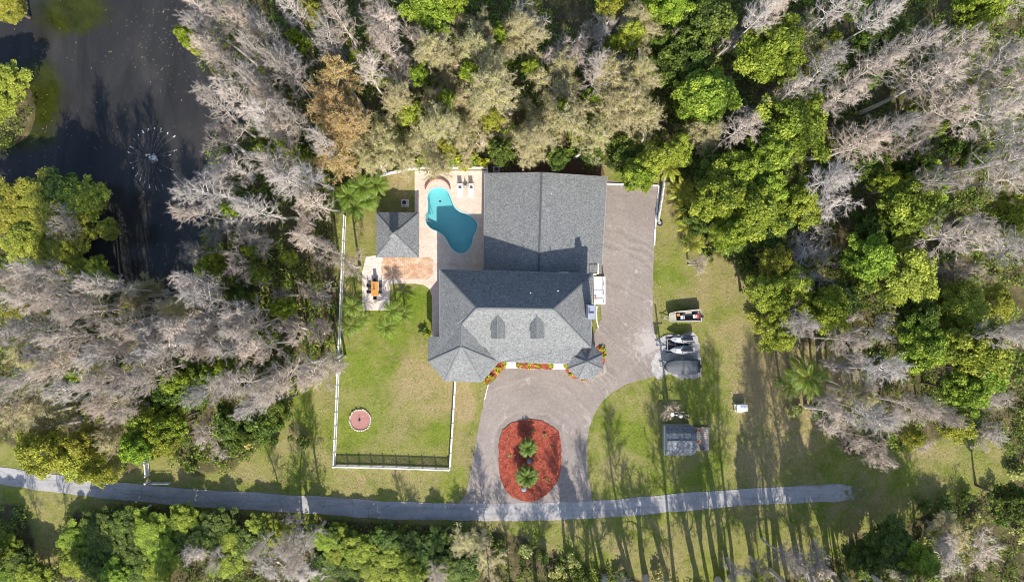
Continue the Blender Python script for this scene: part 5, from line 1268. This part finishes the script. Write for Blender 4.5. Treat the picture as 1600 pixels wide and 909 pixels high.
for px, py, h, s, lb in ((1068, 298, 3.5, 1.0, 'yellowish palm east of the short fence, northern one'), (1072, 325, 3.2, 1.0, 'yellowish palm east of the spare tyre, middle one'), (1076, 352, 3.0, .95, 'yellowish palm east of the spare tyre, southern one'), (1045, 262, 4.0, 1.0, 'yellowish palm at the north corner of the gravel yard'), (1085, 380, 2.6, .8, 'yellowish palm above the open east grass')):
    palm(px, py, h, 16, FY, s, lb, group='yellowish palms on the east border')
palm(1262, 588, 6.0, 22, FR, 1.7, 'wide green palm at the edge of the east woods'); palm(1236, 602, 4.0, 16, FR, 1.2, 'lower green palm beside the wide palm of the east woods')
# sago palms on the island
isl = smooth_loop([P(*p) for p in [(800, 661), (826, 655), (850, 659.5), (870, 672), (876, 690), (876, 735), (867, 757), (850, 775), (828, 783), (801, 776), (786, 757), (779.5, 730), (780, 690), (786, 672)]], 3)
isl_e = rough_edge(isl, .05, .3, 8)
area_sheet('mulch_island', isl_e, .12, M['mulch'], edge=.14); tag(bpy.data.objects['mulch_island'], 'oval island bed of red mulch inside the drive loop')
SG = 'sago palms on the mulch island'
palm(825, 698.5, 1.9, 80, FS, 1.25, 'sago palm in the northern half of the mulch island', 'sago palm', 'sago_palm', SG, 1.05)
palm(823, 744, 2.1, 90, FS, 1.5, 'bigger sago palm in the southern half of the mulch island', 'sago palm', 'sago_palm', SG, 1.05)
def rock(px, py, s, mat, label, cat='rock', name='rock'):
    q = P(px, py); r = random.Random(px * 7 + py); mb = MB(); mb.lathe((q.x, q.y, .08), [(s * .9, 0), (s, s * .35), (s * .75, s * .75), (s * .3, s * .95)], 9)
    mb.v = [(x + r.uniform(-.12, .12) * s, y + r.uniform(-.12, .12) * s, z + (r.uniform(-.06, .06) * s if z > .1 else 0)) for x, y, z in mb.v]
    o = mb.build(name, mat); tag(o, label, cat); return o
rock(826.8, 719.5, .36, M['slate'], 'blue grey boulder between the two sago palms'); rock(818.5, 763, .40, M['slate'], 'blue grey boulder below the bigger sago palm')
def tuft(px, py, s, mat, label, cat='plant', name='small_plant', n=26, z=.1, seed=None):
    r = np.random.default_rng(seed or int(px * 13 + py)); bag = Bag(); q = P(px, py)
    a = r.uniform(0, 2 * PI, n); el = r.uniform(.3, 1.3, n); d = np.stack([np.cos(a) * np.cos(el), np.sin(a) * np.cos(el), np.sin(el)], 1); l = s * r.uniform(.6, 1.1, (n, 1)); tip = d * l; mid = d * l * .5 + np.array([0, 0, .06 * s]); side = np.stack([-np.sin(a), np.cos(a), np.zeros(n)], 1) * s * .09
    V = np.stack([np.zeros((n, 3)), mid - side, tip - np.array([0, 0, .1 * s]), mid + side], 1).reshape(-1, 3); bag.add((V, np.arange(4 * n).reshape(n, 4)), 0, np.clip(r.normal(.5, .25, n), 0, 1))
    e = empty(name, (q.x, q.y, z), label, cat); link('leaves', bag.mesh('leaves', [mat]), e); MB().tube([(0, 0, -.1), (0, 0, .15 * s)], .05 * s, 5).build('stem', M['trunk_brown'], e); return e
tuft(851, 679, .55, M['leaf_tan'], 'tan tuft plant near the north east edge of the mulch island'); tuft(861, 698, .4, M['leaf_tan'], 'small tan tuft near the east edge of the mulch island'); tuft(797, 712, .4, M['leaf_tan'], 'small tan tuft near the west edge of the mulch island')
tuft(854, 748, .45, M['leaf_tan'], 'tan tuft plant near the south east edge of the mulch island'); tuft(832, 673, .45, M['leaf_tan'], 'olive tuft in the dark palm shadow on the mulch island')

# ------------------------------------------------------------------ front beds and their shrubs
beds = [([(753, 597.5), (760, 600), (778, 586), (791, 571), (791, 563), (778, 566)], 'red mulch bed beside the west bay of the house'), ([(806, 566), (864, 567), (864, 575), (861, 576.5), (810, 575), (806, 572)], 'red mulch bed in front of the porch'),
        ([(882, 568), (884, 580), (895, 590), (912, 594), (926, 590), (940, 578), (946, 562), (944, 547), (937, 538), (930, 545), (925, 560), (905, 575), (890, 566)], 'red mulch bed curving round the turret')]
for i, (pts, lb) in enumerate(beds):
    o = area_sheet('mulch_bed', rough_edge(polyw(pts), .03, .3, 20 + i), .13, M['mulch'], edge=.14); tag(o, lb)
def shrub(px, py, s, mat, label, name='shrub', cat='shrub', group=None, n=170, size=.10, h=.8):
    r = np.random.default_rng(int(px * 31 + py * 7)); bag = Bag(); q = P(px, py, .5); c = []
    for _ in range(9):
        cc_ = r.normal(0, s * .38, 3); cc_[2] = abs(cc_[2]) * .6 + h * .55 * s; d = r.normal(size=(n // 9, 3)); d /= np.linalg.norm(d, axis=1, keepdims=True); c.append(cc_ + d * s * .36 * r.uniform(.5, 1.1, (n // 9, 1)))
    c = np.concatenate(c); bag.add(leaves(c, size, r, .6, .55), 0, np.clip(r.normal(.55, .25, len(c)), 0, 1))
    e = empty(name, (q.x, q.y, .05), label, cat, group); link('leaves', bag.mesh('leaves', [mat]), e)
    st = MB()
    for k in range(5): a = k * 1.256; st.bar((0, 0, -.05), (s * .3 * math.cos(a), s * .3 * math.sin(a), h * .5 * s), .03)
    st.build('stems', M['trunk_brown'], e)
LG = 'lime shrubs in the front beds'
for i, (px, py, s, w) in enumerate(((758, 596, .5, 'at the south west tip of the bay bed'), (767, 588.5, .5, 'second from the lawn in the bay bed'), (777, 578, .55, 'third from the lawn in the bay bed'), (787, 568.5, .55, 'nearest the porch in the bay bed'),
        (812, 570, .55, 'at the west end of the porch bed'), (826, 569.5, .55, 'second from the west in the porch bed'), (841, 570, .55, 'third from the west in the porch bed'), (859, 571, .55, 'at the east end of the porch bed'),
        (885.5, 571.5, .45, 'at the west start of the turret bed'), (893, 583.5, .5, 'south west of the turret'), (909, 591.5, .45, 'due south of the turret'), (926, 588, .4, 'south east of the turret'), (941.5, 546.5, .5, 'north east of the turret'), (945, 556, .35, 'due east of the turret'))):
    shrub(px, py, s, M['leaf_lime'], 'lime yellow shrub ' + w, group=LG, n=150, size=.11)
shrub(660, 518, .7, M['leaf_dark'], 'dark shrub on the lawn at the west house wall', n=200, size=.14); shrub(667, 524, .6, M['leaf_lime'], 'yellow green shrub on the lawn at the west house wall', n=160, size=.12)
# yellow hedge shrubs behind the north fence
for i, px in enumerate(range(664, 760, 13)):
    shrub(px, 252 + (i % 2) * 3, 1.05, M['leaf_lime'] if i % 3 else M['leaf_bright'], ['first', 'second', 'third', 'fourth', 'fifth', 'sixth', 'seventh', 'eighth'][i] + ' shrub from the west behind the north picket fence', group='shrubs behind the north picket fence', n=520, size=.19, h=1.6)
# dark shrubs along the wood edges
SHR = [(472, 690, 1.2, 'D'), (392, 690, 1.0, 'R'), (430, 690, .9, 'D'), (300, 728, 1.1, 'D'), (345, 705, 1.0, 'D'), (1180, 500, 1.3, 'Y'), (1195, 540, 1.2, 'Y'), (1240, 640, 1.2, 'O'), (1275, 640, 1.4, 'D'), (1170, 420, 1.2, 'D'), (1110, 395, 1.0, 'D'), (1130, 385, 1.2, 'G'), (1440, 790, 1.2, 'D'), (1475, 785, 1.2, 'D'), (1510, 775, 1.2, 'D'), (1550, 770, 1.4, 'D'), (1580, 740, 1.4, 'O'), (780, 850, 1.2, 'D'), (820, 858, 1.3, 'O'), (850, 868, 1.2, 'D'), (890, 878, 1.2, 'O'), (970, 895, 1.4, 'D'), (1030, 900, 1.4, 'O'), (910, 898, 1.3, 'D'), (870, 895, 1.2, 'O'), (1460, 830, 1.3, 'Y'), (1440, 850, 1.2, 'O'), (1520, 810, 1.3, 'O'), (1560, 815, 1.3, 'D'), (1590, 830, 1.4, 'O')]
smap = {'D': ('leaf_dark', 'dark green'), 'R': ('leaf_rust', 'rust coloured'), 'Y': ('leaf_yellow', 'yellow green'), 'O': ('leaf_tan', 'tan olive'), 'G': ('leaf_bright', 'bright green')}
SLAB = assign_labels([(i, smap[k][1] + ' shrub', px, py) for i, (px, py, s, k) in enumerate(SHR)])
for i, (px, py, s, k) in enumerate(SHR): shrub(px, py, s, M[smap[k][0]], SLAB[i], group='shrubs along the wood edge', n=420, size=.17, h=1.1)

# ------------------------------------------------------------------ stuff: undergrowth, grass tufts, mulch chips, floating leaves
def scatter(n, x0, x1, y0, y1, r): return r.uniform(x0, x1, n), r.uniform(y0, y1, n)
r = np.random.default_rng(5)
x, y = scatter(12000, -78, 78, -47, 47, r)
ok = ~inpoly(x, y, CLEAR) & ~inpoly(x, y, POND2)
pat = np.sin(x * .33 + 2 * np.sin(y * .21)) + np.sin(y * .41 + 1.7 * np.sin(x * .17)) + r.normal(0, .7, len(x)); ok &= pat > -1.5
x, y, pat = x[ok], y[ok], pat[ok]
bag = Bag(); pts = []; tn = []
for cx, cy, pt in zip(x, y, pat):
    s = r.uniform(.5, 1.25); hh = r.uniform(.3, 1.5); n = int(26 * s + 8); d = r.normal(size=(n, 3)); d /= np.linalg.norm(d, axis=1, keepdims=True); d[:, 2] = np.abs(d[:, 2])
    pts.append(np.array([cx, cy, hh * .3]) + d * np.array([s, s, hh]) * r.uniform(.5, 1.1, (n, 1))); tn.append(np.clip(r.normal(.42 + r.normal(0, .18), .18, n), 0, 1))
pts = np.concatenate(pts); tn = np.concatenate(tn); bag.add(leaves(pts, .17, r, .5, .55), 0, tn)
tag(link('undergrowth', bag.mesh('undergrowth', [M['leaf_under']])), 'dense low green undergrowth beneath the woods', 'undergrowth', kind='stuff')

g = NG('grass_blades'); t = g.attr('tint'); g.color(g.ramp(t, [(0.0, (.085, .125, .014)), (.4, (.175, .205, .036)), (.7, (.31, .27, .10)), (1.0, (.46, .36, .20))])); g.rough(.8); M['blade'] = g.m
x, y = scatter(90000, -48, 70, -40, 18, r)
paved = np.zeros(len(x), bool)
for poly in (rgt + lft[::-1], DRIVE, PAD, deck_out): paved |= inpoly(x, y, [Vector(p[:2]) for p in poly])
bx = (x > -10.6) & (x < 11) & (y > -12.4) & (y < 17)
ok = inpoly(x, y, CLEAR) & ~paved & ~bx; x, y = x[ok], y[ok]; n = len(x)
a = r.uniform(0, 2 * PI, n); hgt = r.uniform(.04, .13, n); w = r.uniform(.03, .07, n); lean = r.normal(0, .06, (n, 2))
V = np.stack([np.stack([x - w * np.cos(a), y - w * np.sin(a), np.zeros(n)], 1), np.stack([x + w * np.cos(a), y + w * np.sin(a), np.zeros(n)], 1), np.stack([x + lean[:, 0], y + lean[:, 1], hgt], 1)], 1).reshape(-1, 3)
dr = np.zeros(n)
for (qx, qy, rp, amt) in DRYS:
    c = P(qx, qy); dr = (dr + amt * np.exp(-((x - c.x) ** 2 + (y - c.y) ** 2) / (rp / PPM) ** 2))
pt = .40 + dr * r.uniform(0, 1.1, n) + .22 * np.sin(x * .5 + np.sin(y * .7)) + .15 * np.sin(y * .9 + 2 * np.sin(x * .33)) + r.normal(0, .2, n)
tag(link('lawn_grass', np_mesh('lawn_grass', V, [(np.arange(3 * n).reshape(n, 3), 0)], [M['blade']], np.repeat(np.clip(pt, 0, 1), 3))), 'short patchy lawn grass round the house', 'grass', kind='stuff')

n = 3000; x, y = scatter(n * 2, min(p[0] for p in isl), max(p[0] for p in isl), min(p[1] for p in isl), max(p[1] for p in isl), r); ok = inpoly(x, y, [p.to_2d() for p in isl]); c = np.stack([x[ok], y[ok], r.uniform(.125, .17, ok.sum())], 1)
tag(link('mulch_chips', np_mesh('mulch_chips', *(lambda VF: (VF[0], [(VF[1], 0)]))(leaves(c, .11, r, 1.2, .3)), [M['chip']], np.repeat(np.clip(r.normal(.5, .25, len(c)), 0, 1), 4))), 'loose red mulch chips on the island bed', 'mulch', kind='stuff')

px_, py_ = r.uniform(20, 320, 2600), r.uniform(0, 430, 2600)
dens = .10 + .9 * np.exp(-((px_ - 250) / 60) ** 2 - ((py_ - 55) / 65) ** 2) + .5 * np.exp(-((px_ - 60) / 40) ** 2 - ((py_ - 190) / 40) ** 2) + .5 * np.exp(-((px_ - 215) / 25) ** 2 - ((py_ - 95) / 14) ** 2)
ok = r.random(2600) < dens * .6; c = np.array([tuple(P(a, b, -.44)) for a, b in zip(px_[ok], py_[ok])]); ok2 = inpoly(c[:, 0], c[:, 1], POND2); c = c[ok2]
tag(link('floating_leaves', np_mesh('floating_leaves', *(lambda VF: (VF[0], [(VF[1], 0)]))(leaves(c, .075, r, 6, .7)), [M['float_leaf']], np.repeat(np.clip(r.normal(.4, .25, len(c)), 0, 1), 4))), 'yellowish leaves and scum floating on the pond', 'leaves', kind='stuff')

x, y = scatter(26000, -40, 72, -38, 17, r)
ok = inpoly(x, y, CLEAR) & ~((x > -10.4) & (x < 10.8) & (y > -12.3) & (y < 17)); x, y = x[ok], y[ok]
lit = .06 + .55 * np.exp(-((x - 38) / 12) ** 2 - ((y + 14) / 14) ** 2) + .35 * np.exp(-((x - 62) / 10) ** 2 - ((y + 26) / 6) ** 2) + .25 * (x < -25) + .3 * np.exp(-((x - 30) / 8) ** 2 - ((y - 2) / 5) ** 2)
ok = r.random(len(x)) < lit; c = np.stack([x[ok], y[ok], r.uniform(.06, .12, ok.sum())], 1)
g = NG('dead_leaf'); t = g.attr('tint'); g.color(g.ramp(t, [(0.0, (.12, .07, .035)), (.6, (.36, .25, .14)), (1.0, (.60, .50, .36))])); g.rough(.8)
tag(link('leaf_litter', np_mesh('leaf_litter', *(lambda VF: (VF[0], [(VF[1], 0)]))(leaves(c, .075, r, 2, .6)), [g.m], np.repeat(np.clip(r.normal(.5, .3, len(c)), 0, 1), 4))), 'fallen tan leaves scattered over grass and drive', 'leaves', kind='stuff')
